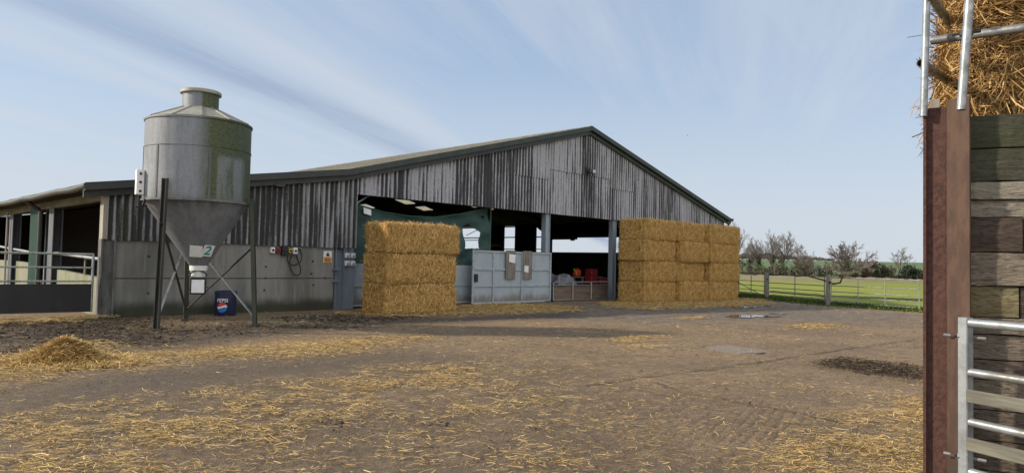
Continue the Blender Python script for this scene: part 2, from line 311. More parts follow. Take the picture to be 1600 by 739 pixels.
# ------------------------------------------------------------------ mesh helpers
class MB:
    """collects shapes in world coordinates; build() links them as ONE mesh object"""
    def __init__(s): s.v = []; s.f = []; s.t = []; s.cur = .5
    def add(s, vs, fs):
        o = len(s.v); s.v += [tuple(p) for p in vs]; s.f += [tuple(i+o for i in f) for f in fs]; s.t += [s.cur]*len(vs); return s
    def box(s, c, d, rz=0., R=None, bev=0.):
        x, y, z = d[0]/2, d[1]/2, d[2]/2
        if bev > 0:
            b = min(bev, x*.45, y*.45, z*.45); pts = []
            bm = bmesh.new(); bmesh.ops.create_cube(bm, size=1)
            for w in bm.verts: w.co = Vector((w.co.x*2*x, w.co.y*2*y, w.co.z*2*z))
            bmesh.ops.bevel(bm, geom=bm.edges[:], offset=b, segments=1, affect='EDGES')
            bm.verts.index_update(); P = [w.co.copy() for w in bm.verts]; F = [[w.index for w in f.verts] for f in bm.faces]; bm.free()
        else:
            P = [Vector(p) for p in ((-x, -y, -z), (x, -y, -z), (x, y, -z), (-x, y, -z), (-x, -y, z), (x, -y, z), (x, y, z), (-x, y, z))]
            F = [(0, 3, 2, 1), (4, 5, 6, 7), (0, 1, 5, 4), (1, 2, 6, 5), (2, 3, 7, 6), (3, 0, 4, 7)]
        m = R or Matrix.Rotation(rz, 3, 'Z')
        return s.add([Vector(c)+m@p for p in P], F)
    def span(s, a, b, bev=0.):
        return s.box([(a[i]+b[i])/2 for i in range(3)], [abs(b[i]-a[i]) for i in range(3)], bev=bev)
    def bar(s, p0, p1, w, h, upv=(0, 0, 1), bev=0.):
        p0 = Vector(p0); p1 = Vector(p1); d = p1-p0; L = d.length; d.normalize(); u = Vector(upv)
        if abs(d.dot(u)) > .98: u = Vector((1, 0, 0))
        y = u.cross(d).normalized(); z = d.cross(y)
        return s.box((p0+p1)/2, (L, w, h), R=Matrix((d, y, z)).transposed(), bev=bev)
    def tube(s, pts, r, n=10, cap=True, hollow=False):
        pts = [Vector(p) for p in pts]; k = len(pts); rs = r if isinstance(r, (list, tuple)) else [r]*k
        ring = []; ref = Vector((0, 0, 1))
        for i, p in enumerate(pts):
            d = (pts[min(i+1, k-1)]-pts[max(i-1, 0)]).normalized()
            if abs(d.dot(ref)) > .95: ref = Vector((1, 0, 0)) if abs(d.x) < .9 else Vector((0, 1, 0))
            a = ref.cross(d).normalized(); b = d.cross(a); ref = b
            ring.append([p+(a*math.cos(2*math.pi*j/n)+b*math.sin(2*math.pi*j/n))*rs[i] for j in range(n)])
        V = [q for r_ in ring for q in r_]; F = []
        for i in range(k-1):
            for j in range(n):
                F.append((i*n+j, i*n+(j+1) % n, (i+1)*n+(j+1) % n, (i+1)*n+j))
        if cap: F += [tuple(range(n-1, -1, -1)), tuple(range((k-1)*n, k*n))]
        return s.add(V, F)
    def lathe(s, prof, c, n=64, cap=True):
        V = []; F = []; k = len(prof)
        for (r, z) in prof:
            for j in range(n):
                a = 2*math.pi*j/n; V.append((c[0]+r*math.cos(a), c[1]+r*math.sin(a), c[2]+z))
        for i in range(k-1):
            for j in range(n): F.append((i*n+j, i*n+(j+1) % n, (i+1)*n+(j+1) % n, (i+1)*n+j))
        if cap: F += [tuple(range(n-1, -1, -1)), tuple(range((k-1)*n, k*n))]
        return s.add(V, F)
    def prism(s, poly, vec):
        """polygon (3D points) extruded along vec"""
        n = len(poly); vec = Vector(vec); V = [Vector(p) for p in poly]; V += [p+vec for p in V]
        F = [tuple(range(n-1, -1, -1)), tuple(range(n, 2*n))]+[(i, (i+1) % n, n+(i+1) % n, n+i) for i in range(n)]
        return s.add(V, F)
    def build(s, name, m, parent=None, smooth=False, base=None):
        me = bpy.data.meshes.new(name)
        off = Vector(base) if base is not None else (WLOC[parent.name] if parent is not None else Vector((0, 0, 0)))
        me.from_pydata([tuple(Vector(p)-off) for p in s.v], [], s.f); me.update()
        bm = bmesh.new(); bm.from_mesh(me); bmesh.ops.recalc_face_normals(bm, faces=bm.faces[:]); bm.to_mesh(me); bm.free()
        a = me.attributes.new('tint', 'FLOAT', 'POINT'); a.data.foreach_set('value', np.array(s.t, dtype=np.float32))
        return link(name, me, m, parent, off, smooth)
WLOC = {}
def link(name, me, m=None, parent=None, off=None, smooth=False):
    if m is not None:
        if not me.materials: me.materials.append(MT[m] if isinstance(m, str) else m)
    if smooth:
        me.polygons.foreach_set('use_smooth', [True]*len(me.polygons)); me.set_sharp_from_angle(angle=rad(35))
    o = bpy.data.objects.new(name, me); COL.objects.link(o)
    if parent is not None:
        o.parent = parent; o.location = (Vector(off)-WLOC[parent.name]) if off is not None else (0, 0, 0)
    else: o.location = off if off is not None else (0, 0, 0)
    WLOC[o.name] = Vector(off) if off is not None else Vector((0, 0, 0))
    return o
def thing(name, label, cat, loc, group=None):
    o = bpy.data.objects.new(name, None); COL.objects.link(o); o.location = loc; o.empty_display_size = .2
    WLOC[o.name] = Vector(loc); return tag(o, label, cat, group)
def tag(o, label, cat, group=None):
    o['label'] = label; o['category'] = cat
    if group: o['group'] = group
    return o
def struct(o): o['kind'] = 'structure'; return o
def stuff(o, label, cat): o['kind'] = 'stuff'; return tag(o, label, cat)

def np_mesh(name, V, F4, tint=None, mats=(), matidx=None, attrs=None):
    """fast mesh from arrays: V (n,3), F4 (m,4) or (m,3)"""
    me = bpy.data.meshes.new(name); n = len(V); m, k = F4.shape
    me.vertices.add(n); me.vertices.foreach_set('co', np.asarray(V, np.float32).ravel())
    me.loops.add(m*k); me.loops.foreach_set('vertex_index', F4.astype(np.int32).ravel())
    me.polygons.add(m); me.polygons.foreach_set('loop_start', np.arange(0, m*k, k, dtype=np.int32))
    try: me.polygons.foreach_set('loop_total', np.full(m, k, np.int32))
    except Exception: pass
    for x in mats: me.materials.append(MT[x])
    if matidx is not None: me.polygons.foreach_set('material_index', np.asarray(matidx, np.int32))
    me.update(calc_edges=True)
    A = dict(attrs or {})
    if tint is not None: A['tint'] = tint
    for nm, val in A.items():
        a = me.attributes.new(nm, 'FLOAT', 'POINT'); a.data.foreach_set('value', np.asarray(val, np.float32))
    return me

def vnoise(x, y, seed=0):
    """cheap smooth value noise for numpy arrays, 0..1"""
    xi = np.floor(x).astype(np.int64); yi = np.floor(y).astype(np.int64); fx = x-xi; fy = y-yi
    fx = fx*fx*(3-2*fx); fy = fy*fy*(3-2*fy)
    def h(a, b):
        v = (a*374761393+b*668265263+seed*982451653) & 0x7fffffff; v = ((v ^ (v >> 13))*1274126177) & 0x7fffffff
        return ((v ^ (v >> 16)) & 0xffff)/65535.
    return (h(xi, yi)*(1-fx)+h(xi+1, yi)*fx)*(1-fy)+(h(xi, yi+1)*(1-fx)+h(xi+1, yi+1)*fx)*fy
def fbm(x, y, seed=0, oct=4):
    r = 0; a = .5; t = 0
    for i in range(oct): r = r+a*vnoise(x*2**i, y*2**i, seed+i*17); t += a; a *= .55
    return r/t
def polymask(px, py, poly, soft):
    """soft inside mask of a polygon (numpy)"""
    P = np.array(poly, float); n = len(P); inside = np.zeros(px.shape, bool); d = np.full(px.shape, 1e9)
    for i in range(n):
        a = P[i]; b = P[(i+1) % n]; e = b-a
        c = ((a[1] > py) != (b[1] > py)) & (px < (b[0]-a[0])*(py-a[1])/((b[1]-a[1]) or 1e-9)+a[0]); inside ^= c
        t = np.clip(((px-a[0])*e[0]+(py-a[1])*e[1])/(e@e), 0, 1); d = np.minimum(d, np.hypot(px-a[0]-t*e[0], py-a[1]-t*e[1]))
    return np.clip(np.where(inside, d, -d)/soft*.5+.5, 0, 1)
def wpoly(pp): return [tuple(G(*p)[:2]) for p in pp]
#==BODY==
# ================================================================== ground, yard, field, hill
def gate_x(Y):
    return np.interp(Y, [-60, -5, 8.5, 12.6, 16.75, 19.4, 20.2, 60, 90], [12, 28.2, 32.3, 33.4, 35.7, 37.2, 39.5, 39.5, 39.5])
def field_ground():
    n = 60; xs = np.concatenate([np.linspace(-900, -60, 8), np.linspace(-40, 260, 61), np.linspace(300, 1800, 10)])
    ys = np.concatenate([np.linspace(-900, -120, 8), np.linspace(-100, 220, 65), np.linspace(260, 1800, 10)])
    X, Y = np.meshgrid(xs, ys); Z = -.10+.05*(fbm(X*.2, Y*.2, 3)-.5)
    inyard = (X < gate_x(Y)-1.0) & (Y > -61) & (Y < 81); Z = np.where(inyard, -.25, Z)
    V = np.stack([X, Y, Z], -1).reshape(-1, 3); a = np.arange(len(ys)*len(xs)).reshape(len(ys), len(xs))
    F = np.stack([a[:-1, :-1], a[:-1, 1:], a[1:, 1:], a[1:, :-1]], -1).reshape(-1, 4)
    struct(link('field_ground', np_mesh('field_ground', V, F, mats=['field']), None, smooth=True))
field_ground()

P_muck = wpoly([(-30, 512), (150, 499), (245, 500), (262, 514), (420, 506), (520, 500), (640, 497), (560, 508), (430, 517), (285, 527), (255, 541), (150, 546), (60, 560), (-30, 566)])
P_track = wpoly([(-30, 600), (200, 573), (420, 560), (600, 548), (700, 560), (640, 575), (350, 610), (0, 658), (-30, 662)])
P_bandA = wpoly([(-40, 588), (30, 560), (70, 542), (120, 540), (180, 557), (330, 549), (530, 532), (650, 527), (600, 543), (480, 555), (330, 562), (170, 576), (-40, 602)])
P_bandB = wpoly([(-60, 672), (120, 645), (350, 622), (500, 602), (640, 580), (740, 573), (760, 588), (640, 612), (560, 640), (400, 680), (200, 745), (-60, 790)])
P_spread = wpoly([(-60, 690), (400, 630), (640, 600), (850, 585), (1010, 640), (980, 790), (-60, 800)])
P_right = wpoly([(1460, 628), (1400, 655), (1345, 680), (1290, 715), (1270, 790), (1460, 800)])
P_right2 = wpoly([(1460, 600), (1340, 655), (1060, 700), (960, 760), (960, 800), (1460, 800)])
P_foot1 = wpoly([(545, 489), (720, 478), (800, 474), (890, 480), (880, 487), (740, 491), (600, 497), (560, 493)])
P_foot2 = wpoly([(955, 473), (1180, 465), (1190, 475), (1090, 481), (1010, 484), (960, 478)])
P_gate = wpoly([(-30, 497), (150, 489), (170, 497), (100, 508), (-30, 515)])
P_streak = wpoly([(1288, 566), (1330, 565), (1400, 571), (1450, 585), (1450, 598), (1400, 592), (1330, 577)])
P_apron = wpoly([(425, 499), (500, 493), (560, 496), (530, 505), (450, 511)])
P_slab = wpoly([(1095, 541), (1140, 540), (1205, 550), (1170, 554), (1120, 549)])
P_grey = wpoly([(960, 476), (1190, 473), (1436, 492), (1436, 505), (1200, 503), (1020, 505), (900, 500), (840, 488)])
P_groove = wpoly([(1130, 648), (1210, 636), (1345, 676), (1290, 692), (1180, 700), (1090, 680)])
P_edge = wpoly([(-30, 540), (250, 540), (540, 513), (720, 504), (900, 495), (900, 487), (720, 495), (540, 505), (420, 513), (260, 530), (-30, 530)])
blobs = [(995, 543, .75, .28), (1275, 511, 1.5, .5), (655, 531, .6, .25), (1085, 497, 1.1, .3), (740, 640, .35, .3), (250, 735, .4, .25), (820, 632, .7, .25), (1000, 530, 1.2, .4), (860, 715, .5, .3)]
def sm(x): x = np.clip(x, 0, 1); return x*x*(3-2*x)
def wob(X, Y, poly, soft, amp, seed, sc=1.1):
    return polymask(X+amp*(fbm(X*sc, Y*sc, seed)-.5)*2, Y+amp*(fbm(X*sc+40, Y*sc, seed+5)-.5)*2, poly, soft)
def straw_density(X, Y):
    """straws per square metre on the yard"""
    cl = fbm(X*1.7, Y*1.7, 21, 4); cl2 = fbm(X*.5, Y*.5, 33, 3); cl3 = fbm(X*4.5, Y*4.5, 61, 3)
    k = sm((cl-.30)/.34)
    d = 900*wob(X, Y, P_bandA, .7, .35, 3)*(.35+.65*k)
    d = np.maximum(d, 900*wob(X, Y, P_bandB, 1.0, .45, 5)*(.07+.93*sm((cl*.55+cl3*.45-.40)/.24)))
    d = np.maximum(d, 210*wob(X, Y, P_spread, 1.6, .6, 9)*(.10+.9*sm((cl*.5+cl3*.5-.34)/.28)))
    d = np.maximum(d, 1700*wob(X, Y, P_right, .7, .35, 7)*(.25+.75*k))
    d = np.maximum(d, 200*wob(X, Y, P_right2, 1.2, .5, 8)*(.15+.85*sm((cl3-.36)/.3)))
    d = np.maximum(d, 800*np.maximum(wob(X, Y, P_foot1, .7, .4, 13), wob(X, Y, P_foot2, .7, .5, 14))*(.3+.7*k))
    d = np.maximum(d, 750*wob(X, Y, P_gate, .6, .4, 15)*k)
    for (bx, by, sx, sy) in blobs:
        c = G(bx, by); q = np.hypot((X-c[0])/sx, (Y-c[1])/max(sy, .3)/1.4); d = np.maximum(d, 420*sm(1.25-q)*(.3+.7*k))
    gen = 9+95*sm((cl2-.42)/.25)*sm((cl3-.38)/.3)
    gen = gen*np.clip(1.2-np.hypot(X, Y)/22, .12, 1)
    gen = gen*(1-.75*wob(X, Y, P_track, .8, .3, 4))*(1-.7*wob(X, Y, P_muck, .8, .3, 2))
    return np.maximum(d, gen)

def yard():
    xs0 = np.concatenate([np.linspace(-60, -4, 15), np.arange(-2, 18, .085), np.arange(18, 30, .16)])
    ys = np.concatenate([np.linspace(-60, -3, 13), np.arange(-2, 6, .11), np.arange(6, 22, .085), np.linspace(22.5, 80, 24)])
    nx = len(xs0); edge = np.linspace(0, 1, 60)[1:]
    xr = gate_x(ys)+.5*(fbm(ys*.6, ys*0+3, 8)-.5)
    X = np.zeros((len(ys), nx+59)); Y = np.repeat(ys[:, None], nx+59, 1)
    for i in range(len(ys)):
        L = min(xs0[-1], xr[i]-2); X[i, :nx] = np.minimum(xs0, L+(xs0-L)*1e-3*(xs0 > L)); X[i, nx:] = X[i, nx-1]+(xr[i]-X[i, nx-1])*edge
    muck = wob(X, Y, P_muck, 1.0, .5, 2); streak = wob(X, Y, P_streak, .30, .22, 6, 2.2); gatem = wob(X, Y, P_gate, .8, .4, 15)
    groove = wob(X, Y, P_groove, .9, .3, 17); slab = wob(X, Y, P_slab, .12, .10, 18); track = wob(X, Y, P_track, 1.0, .35, 4)
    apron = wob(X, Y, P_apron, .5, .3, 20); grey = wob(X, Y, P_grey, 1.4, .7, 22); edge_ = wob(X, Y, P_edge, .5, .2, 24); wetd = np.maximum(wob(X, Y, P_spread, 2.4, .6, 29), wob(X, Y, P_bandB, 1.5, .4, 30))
    inside = (Y > 20.5) & (X > 5.7) & (X < 38)
    muck = np.where(Y > 20.0, np.where(inside, 1, muck), muck)
    st = np.clip(straw_density(X, Y)/900., 0, 1)
    h1 = fbm(X*3.2, Y*3.2, 51, 4)-.5; h2 = fbm(X*9, Y*9, 52, 3)-.5; h3 = fbm(X*.5, Y*.5, 53, 3)-.5
    Z = .02*h3+.006*h2+muck*(.07*h1+.05*h2+.015)+streak*(.035+.05*np.maximum(h2, -.1)+.03*h1)+gatem*.03*h2+slab*.02
    ridge = (X*.92+Y*.39)                                  # tamped grooves in the old concrete
    near = Y < 20.2
    Z = np.where(near, Z, Z*.3)-.5*sm((X-xr[:, None]+.35)/.35)*.25
    V = np.stack([X, Y, Z], -1).reshape(-1, 3); a = np.arange(V.shape[0]).reshape(X.shape)
    F = np.stack([a[:-1, :-1], a[:-1, 1:], a[1:, 1:], a[1:, :-1]], -1).reshape(-1, 4)
    m = Mat('yard_concrete_and_dirt'); n4 = m.noise(7.5, detail=6, rough=.75, off=(3, 8, 2)); n0 = m.noise(.45, detail=6, rough=.6); n1 = m.noise(2.6, detail=7, rough=.68); n2 = m.noise(18, detail=5, rough=.75); n3 = m.noise(70, detail=3, rough=.7); dl = m.noise(5.5, (1, 1, 1), 5, .7, .8, (6, 1, 2))
    fl = m.noise(42, (.55, 1.6, 1), 4, .75, 1.6, (2, 9, 1)); fl2 = m.noise(42, (1.6, .55, 1), 4, .75, 1.6, (8, 3, 1))
    c = m.mix(m.ramp(n0, .36, .66), (.255, .172, .098), (.165, .113, .069)); c = m.mix(m.ramp(n1, .46, .68, 0, .6), c, (.088, .063, .042)); c = m.mix(m.ramp(n2, .50, .64, 0, .85), c, (.085, .064, .047)); c = m.mix(m.ramp(n3, .52, .62, 0, .85), c, (.40, .305, .19)); c = m.mix(m.ramp(dl, .60, .70, 0, .55), c, (.085, .066, .05))
    c = m.mix(m.ramp(n4, .50, .62, 0, .62), c, (.095, .066, .042)); c = m.mix(m.ramp(n4, .46, .34, 0, .45), c, (.34, .245, .15))
    c = m.mix(m.math('MULTIPLY', m.attr('grey'), m.ramp(n1, .3, .6, .45, .95)), c, m.mix(m.ramp(n1, .4, .65), (.17, .145, .12), (.10, .085, .072)))
    c = m.mix(m.math('MULTIPLY', m.attr('wetdark'), m.ramp(n1, .3, .6, .35, .8)), c, m.mix(m.ramp(n2, .38, .66), (.115, .086, .062), (.05, .039, .03)))
    c = m.mix(m.math('MULTIPLY', m.attr('track'), .72), c, m.mix(m.ramp(n2, .38, .66), (.10, .080, .063), (.048, .039, .032)))
    chaff = m.math('MAXIMUM', m.ramp(fl, .56, .64), m.ramp(fl2, .57, .65)); strw = m.attr('straw')
    cf = m.math('MULTIPLY', chaff, m.math('MINIMUM', m.math('ADD', .30, m.math('MULTIPLY', strw, 1.6)), .92)); c = m.mix(cf, c, m.mix(m.ramp(n3, .4, .6), (.42, .32, .16), (.30, .215, .10)))
    c = m.mix(m.math('MULTIPLY', m.ramp(m.math('ADD', strw, m.math('MULTIPLY', m.math('SUBTRACT', n1, .5), .7)), .45, 1.0), .42), c, m.mix(m.ramp(fl, .38, .62), (.19, .125, .05), (.40, .29, .125)))
    c = m.mix(m.math('MULTIPLY', m.attr('apron'), m.ramp(n2, .3, .6, 1, .55)), c, (.36, .34, .22))
    mk = m.math('MULTIPLY', m.attr('muck'), m.ramp(n1, .30, .52, .65, 1)); c = m.mix(mk, c, m.mix(m.ramp(n2, .42, .66), (.034, .025, .018), m.mix(m.ramp(fl, .5, .62), (.07, .052, .036), (.20, .145, .07))))
    c = m.mix(m.attr('streak'), c, m.mix(m.ramp(n3, .42, .62), (.03, .018, .012), (.085, .05, .03)))
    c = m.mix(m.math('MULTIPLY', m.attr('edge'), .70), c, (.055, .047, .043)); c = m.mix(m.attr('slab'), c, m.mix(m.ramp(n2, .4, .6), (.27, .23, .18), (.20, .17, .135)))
    xyz = m.sepxyz(); gv = m.math('SINE', m.math('MULTIPLY', m.math('ADD', m.math('ADD', m.math('MULTIPLY', xyz[0], -.27), m.math('MULTIPLY', xyz[1], .963)), m.math('MULTIPLY', n0, .25)), 2*math.pi/.105))
    gr = m.math('MULTIPLY', m.attr('groove'), gv); c = m.mix(m.math('MULTIPLY', m.ramp(gr, .1, .75), .45), c, (.07, .055, .043))
    h = m.math('ADD', m.math('ADD', m.math('MULTIPLY', n2, .8), m.math('MULTIPLY', m.math('ADD', n1, n4), .9)), m.math('ADD', m.math('MULTIPLY', n3, .4), m.math('MULTIPLY', gr, -.16)))
    rough = m.ramp(n1, .35, .6, .72, .95)
    m.fin(c, rough, h, .03, spec=.3); MT['yard'] = m.m
    at = dict(wetdark=wetd, muck=muck, streak=streak, straw=st, groove=groove, slab=slab, track=track, apron=apron, grey=grey, edge=edge_)
    me = np_mesh('yard', V, F, mats=['yard'], attrs={k: v.ravel() for k, v in at.items()})
    struct(link('yard', me, None, smooth=True))
yard()
def yard_z(x, y): return .012
# water lying in the hollows
def puddle(pp, seed):
    P = np.array(wpoly(pp)); c = P.mean(0); V = []
    n = 40; ang = np.linspace(0, 2*np.pi, n, endpoint=False); rng = np.random.default_rng(seed)
    rx = np.abs(P[:, 0]-c[0]).max(); e = (P[1]-P[0]); e = e/np.hypot(*e); q = np.array([-e[1], e[0]])
    la = np.abs((P-c)@e).max(); lb = np.abs((P-c)@q).max(); ph = rng.uniform(0, 6, 4)
    for a in ang:
        w = 1+.22*math.sin(3*a+ph[0])+.14*math.sin(5*a+ph[1])+.10*math.sin(9*a+ph[2])
        p = c+e*math.cos(a)*la*w+q*math.sin(a)*lb*w; V.append((p[0], p[1], .022))
    mb = MB(); mb.add(V, [tuple(range(n))]); struct(mb.build('puddle', 'water'))
puddle([(1150, 497), (1192, 496), (1188, 493), (1150, 493)], 1); puddle([(1148, 482), (1190, 480), (1185, 478.5), (1150, 479.5)], 2); puddle([(1205, 491), (1225, 491.5), (1222, 490), (1208, 490)], 4); puddle([(1020, 484), (1050, 483.5), (1046, 482.2), (1022, 482.6)], 5)
# cracks and joints between the concrete slabs
def crack(pp, w, seed):
    rng = np.random.default_rng(seed); mb = MB(); W = [G(*p) for p in pp]; pts = []
    for a, b in zip(W[:-1], W[1:]):
        k = max(2, int(np.hypot(*(b-a)[:2])/.22))
        for i in range(k): pts.append(a+(b-a)*i/k+np.array([rng.normal(0, .02), rng.normal(0, .02), 0]))
    for a, b in zip(pts[:-1], pts[1:]):
        d = b-a; q = np.array([-d[1], d[0], 0]); q = q/max(np.hypot(q[0], q[1]), 1e-6)*w*rng.uniform(.35, 1)/2; z = np.array([0, 0, .02])
        mb.add([a-q+z, b-q+z, b+q+z, a+q+z], [(0, 1, 2, 3)])
    struct(mb.build('concrete_joint', 'joint'))
MT['joint'] = simple('dirt_filled_joint', (.055, .042, .032), (.09, .068, .05), 6, .95)
crack([(915, 604), (960, 597), (1020, 588), (1110, 577), (1200, 564), (1320, 546), (1436, 530)], .045, 1)
crack([(1020, 598), (1060, 612), (1120, 622), (1180, 635), (1240, 645), (1290, 656), (1340, 668)], .035, 2)
crack([(1090, 543), (1110, 541), (1130, 540)], .05, 3); crack([(1165, 553.5), (1185, 553.5), (1204, 550.5)], .09, 4)

def hill():
    hd = np.radians(np.linspace(4, 46, 85)); ds = np.concatenate([np.linspace(175, 700, 50), np.linspace(760, 1500, 10)])
    H, D = np.meshgrid(hd, ds); k = sm((D-185)/440.); Z = -.3+(8.4+1.0*(fbm(H*9, H*0, 5)-.5))*k-9*sm((D-700)/700)
    V = np.stack([D*np.cos(H), D*np.sin(H), Z], -1).reshape(-1, 3); a = np.arange(V.shape[0]).reshape(H.shape)
    F = np.stack([a[:-1, :-1], a[:-1, 1:], a[1:, 1:], a[1:, :-1]], -1).reshape(-1, 4)
    struct(link('hill', np_mesh('hill', V, F, mats=['hill']), None, smooth=True))
hill()
def dark_strip(pp, k):  # low raised strip on the field, darker than the pasture around it
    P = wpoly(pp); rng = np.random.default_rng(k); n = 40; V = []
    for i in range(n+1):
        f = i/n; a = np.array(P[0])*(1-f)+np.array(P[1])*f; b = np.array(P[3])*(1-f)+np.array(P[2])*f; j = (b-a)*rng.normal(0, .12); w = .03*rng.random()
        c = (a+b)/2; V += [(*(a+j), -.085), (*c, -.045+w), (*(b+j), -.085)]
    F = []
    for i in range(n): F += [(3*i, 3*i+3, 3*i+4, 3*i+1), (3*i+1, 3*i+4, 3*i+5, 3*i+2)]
    struct(link('dark_field_strip', np_mesh('dark_field_strip', np.array(V), np.array(F), mats=['dark_strip'])))
MT['dark_strip'] = grass_mat('dark_strip_turf', (.055, .075, .018), (.07, .085, .025), (.045, .042, .02))
dark_strip([(1296, 459), (1440, 464.5), (1440, 468), (1296, 461.5)], 1); dark_strip([(1296, 470), (1440, 476.5), (1440, 480), (1296, 473)], 2); dark_strip([(1203, 452), (1296, 459), (1296, 462), (1203, 454.5)], 3); dark_strip([(1203, 458), (1296, 466), (1296, 469), (1203, 461)], 4); dark_strip([(1150, 452), (1200, 458), (1200, 461), (1150, 454.5)], 5)
def margin():
    """strip of dry rough grass in front of the hedge"""
    pp = np.linspace(1080, 1500, 60); V = []
    rng = np.random.default_rng(4)
    for p in pp:
        c = G(p, 436+(p-1150)*.018); d = c/np.hypot(c[0], c[1])
        for t, z in ((-9, -.12), (-4, .05+.12*rng.random()), (0, .28+.25*rng.random()), (6, .4+.3*rng.random()), (12, .2), (20, -.15)): V.append((c[0]+d[0]*t, c[1]+d[1]*t, z))
    a = np.arange(len(V)).reshape(-1, 6); F = np.stack([a[:-1, :-1], a[:-1, 1:], a[1:, 1:], a[1:, :-1]], -1).reshape(-1, 4)
    struct(link('field_margin', np_mesh('field_margin', np.array(V), F, mats=['rough'])))
margin()

# ================================================================== barn
Y0 = 20.06; XL = 5.5; XM = 12.5; XR = 25.1; XE = 37.9; YB = 60.
def roofz(x):
    return float(np.interp(x, [4.9, XM, XR, 38.6], [3.35, 4.52, 7.86, 4.37]))
barn = thing('barn', 'long weathered grey barn with corrugated gable, mossy roof and open bays', 'barn', (XL, Y0, 0))
def sheets(name, m, x0, x1, zb, zt, y=Y0, laps=None, amp=.028, w=1.06):
    """one skin of corrugated sheets; every sheet a little different, lapped where laps(x) says"""
    mb = MB(); x = x0; r = random.Random(int(x0*31+zb(x0)*7))
    while x < x1-.02:
        xe = min(x+w, x1); n = max(3, int((xe-x)/PITCH_C*8)); off = r.uniform(-.006, .006); base = r.uniform(0, 1)**1.3
        L = laps((x+xe)/2) if laps else None
        tiers = [(zb, zt)] if L is None else [(zb, lambda q: L), (lambda q: L-.12, zt)]
        for ti, (b, t) in enumerate(tiers):
            mb.cur = min(1, max(0, base+r.uniform(-.35, .35)*(ti > 0))); V = []; oy = off-.032*ti
            for i in range(n+1):
                q = x+(xe-x)*i/n; s = math.sin(2*math.pi*(q-XL)/PITCH_C); ragged = r.uniform(-.012, .012)*0
                V += [(q, y+oy-amp*s, b(q)+ragged), (q, y+oy-amp*s, t(q))]
            mb.add(V, [(2*i, 2*i+2, 2*i+3, 2*i+1) for i in range(n)])
        x = xe
    return mb.build(name, m, barn)
sheets('lean_to_cladding', 'leanto', 5.58, 12.98, lambda q: 2.0+.012*math.sin(q*3), lambda q: roofz(q)-.16)
sheets('gable_cladding', 'gable', 12.98, 37.95, lambda q: 3.80-.002*(q-13), lambda q: roofz(q)-.14,
       laps=lambda q: (5.35 if (20.8 < q < 22.2 or 27.0 < q < 28.5) else 5.80 if 22.1 < q < 27.1 else None))
# roof: corrugated along Y, left main slope, lean-to slope, right slope with rooflights
def roof(name, xa, xb, holes=(), m='roof', ya=19.80, yb=YB+.2):
    step = .177/6; ys = np.arange(ya, yb, step); xs = [xa, xb]
    for h in holes: xs += [h[0], h[1]]
    xs = np.array(sorted(set(list(np.linspace(min(xa, xb), max(xa, xb), 9))+xs))); X, Y = np.meshgrid(xs, ys)
    Z = np.interp(X, [4.9, XM, XR, 38.6], [3.35, 4.52, 7.86, 4.37])+.028*np.sin(2*np.pi*Y/.177)+.02*(fbm(X*1.2, Y*1.2, 4)-.5)
    V = np.stack([X, Y, Z], -1).reshape(-1, 3)-np.array(WLOC[barn.name]); a = np.arange(V.shape[0]).reshape(X.shape)
    F = np.stack([a[:-1, :-1], a[:-1, 1:], a[1:, 1:], a[1:, :-1]], -1); cx_ = (X[:-1, :-1]+X[1:, 1:])/2; cy_ = (Y[:-1, :-1]+Y[1:, 1:])/2
    keep = np.ones(cx_.shape, bool)
    for h in holes: keep &= ~((cx_ > h[0]) & (cx_ < h[1]) & (cy_ > h[2]) & (cy_ < h[3]))
    o = link(name, np_mesh(name, V, F[keep], mats=[m]), None, barn, WLOC[barn.name]); return o
roof('lean_to_roof', 4.95, XM); roof('main_roof', XM, XR)
LIGHTS = [(31.5, 32.55, 42.4, 43.6), (33.25, 34.05, 42.1, 43.3), (33.1, 34.0, 36.1, 37.5), (32.0, 32.9, 48.2, 49.6)]
rr = roof('main_roof', XR, 38.3, LIGHTS)
for (a, b, c, d) in LIGHTS:
    mb = MB(); mb.add([(a, c, roofz(a)-.03), (b, c, roofz(b)-.03), (b, d, roofz(b)-.03), (a, d, roofz(a)-.03)], [(0, 1, 2, 3)]); mb.build('rooflight', 'rooflight', barn)
mb = MB(); rng_ = random.Random(3); y = 19.8
while y < YB:
    mb.prism([(XR-.30, y, roofz(XR-.3)+.035), (XR, y, 7.93), (XR+.30, y, roofz(XR+.3)+.035), (XR+.3, y, roofz(XR+.3)+.01), (XR, y, 7.89), (XR-.3, y, roofz(XR-.3)+.01)], (0, 1.02, 0)); y += 1.0
mb.build('ridge_cap', 'roof', barn)
# dark green barge board: two stepped flashings along the verge
def verge(name, pts, dz0, dz1, y0, y1):
    mb = MB()
    for (xa, xb) in zip(pts[:-1], pts[1:]):
        za, zb = roofz(xa), roofz(xb)
        mb.prism([(xa, y0, za+dz0), (xb, y0, zb+dz0), (xb, y0, zb+dz1), (xa, y0, za+dz1)], (0, y1-y0, 0))
    return mb.build(name, 'fascia', barn)
verge('barge_board', [4.95, XM, XR, 38.3], -.32, -.02, 19.90, 19.98)
verge('verge_flashing', [4.95, XM, XR, 38.3], -.15, .045, 19.76, 19.897)
# eaves, gutters
mb = MB(); mb.tube([(4.98, y, 3.30+.02*math.sin(y*1.7)) for y in np.linspace(19.75, YB, 30)], .085, 10); mb.build('gutter', 'darksteel', barn, True)
mb = MB(); mb.span((5.5, 20.3, 3.02), (5.64, YB, 3.24)); mb.build('eave_beam', 'beam', barn)
mb = MB(); mb.tube([(38.42, y, 4.42) for y in (19.72, 40, YB)], .085, 10); mb.build('gutter', 'darksteel', barn, True)
mb = MB(); mb.tube([(38.42, 19.85, 4.42), (38.42, 19.9, 4.25), (38.15, 20.0, 3.95), (38.12, 20.0, .1)], .05, 8); mb.build('downpipe', 'darksteel', barn, True)
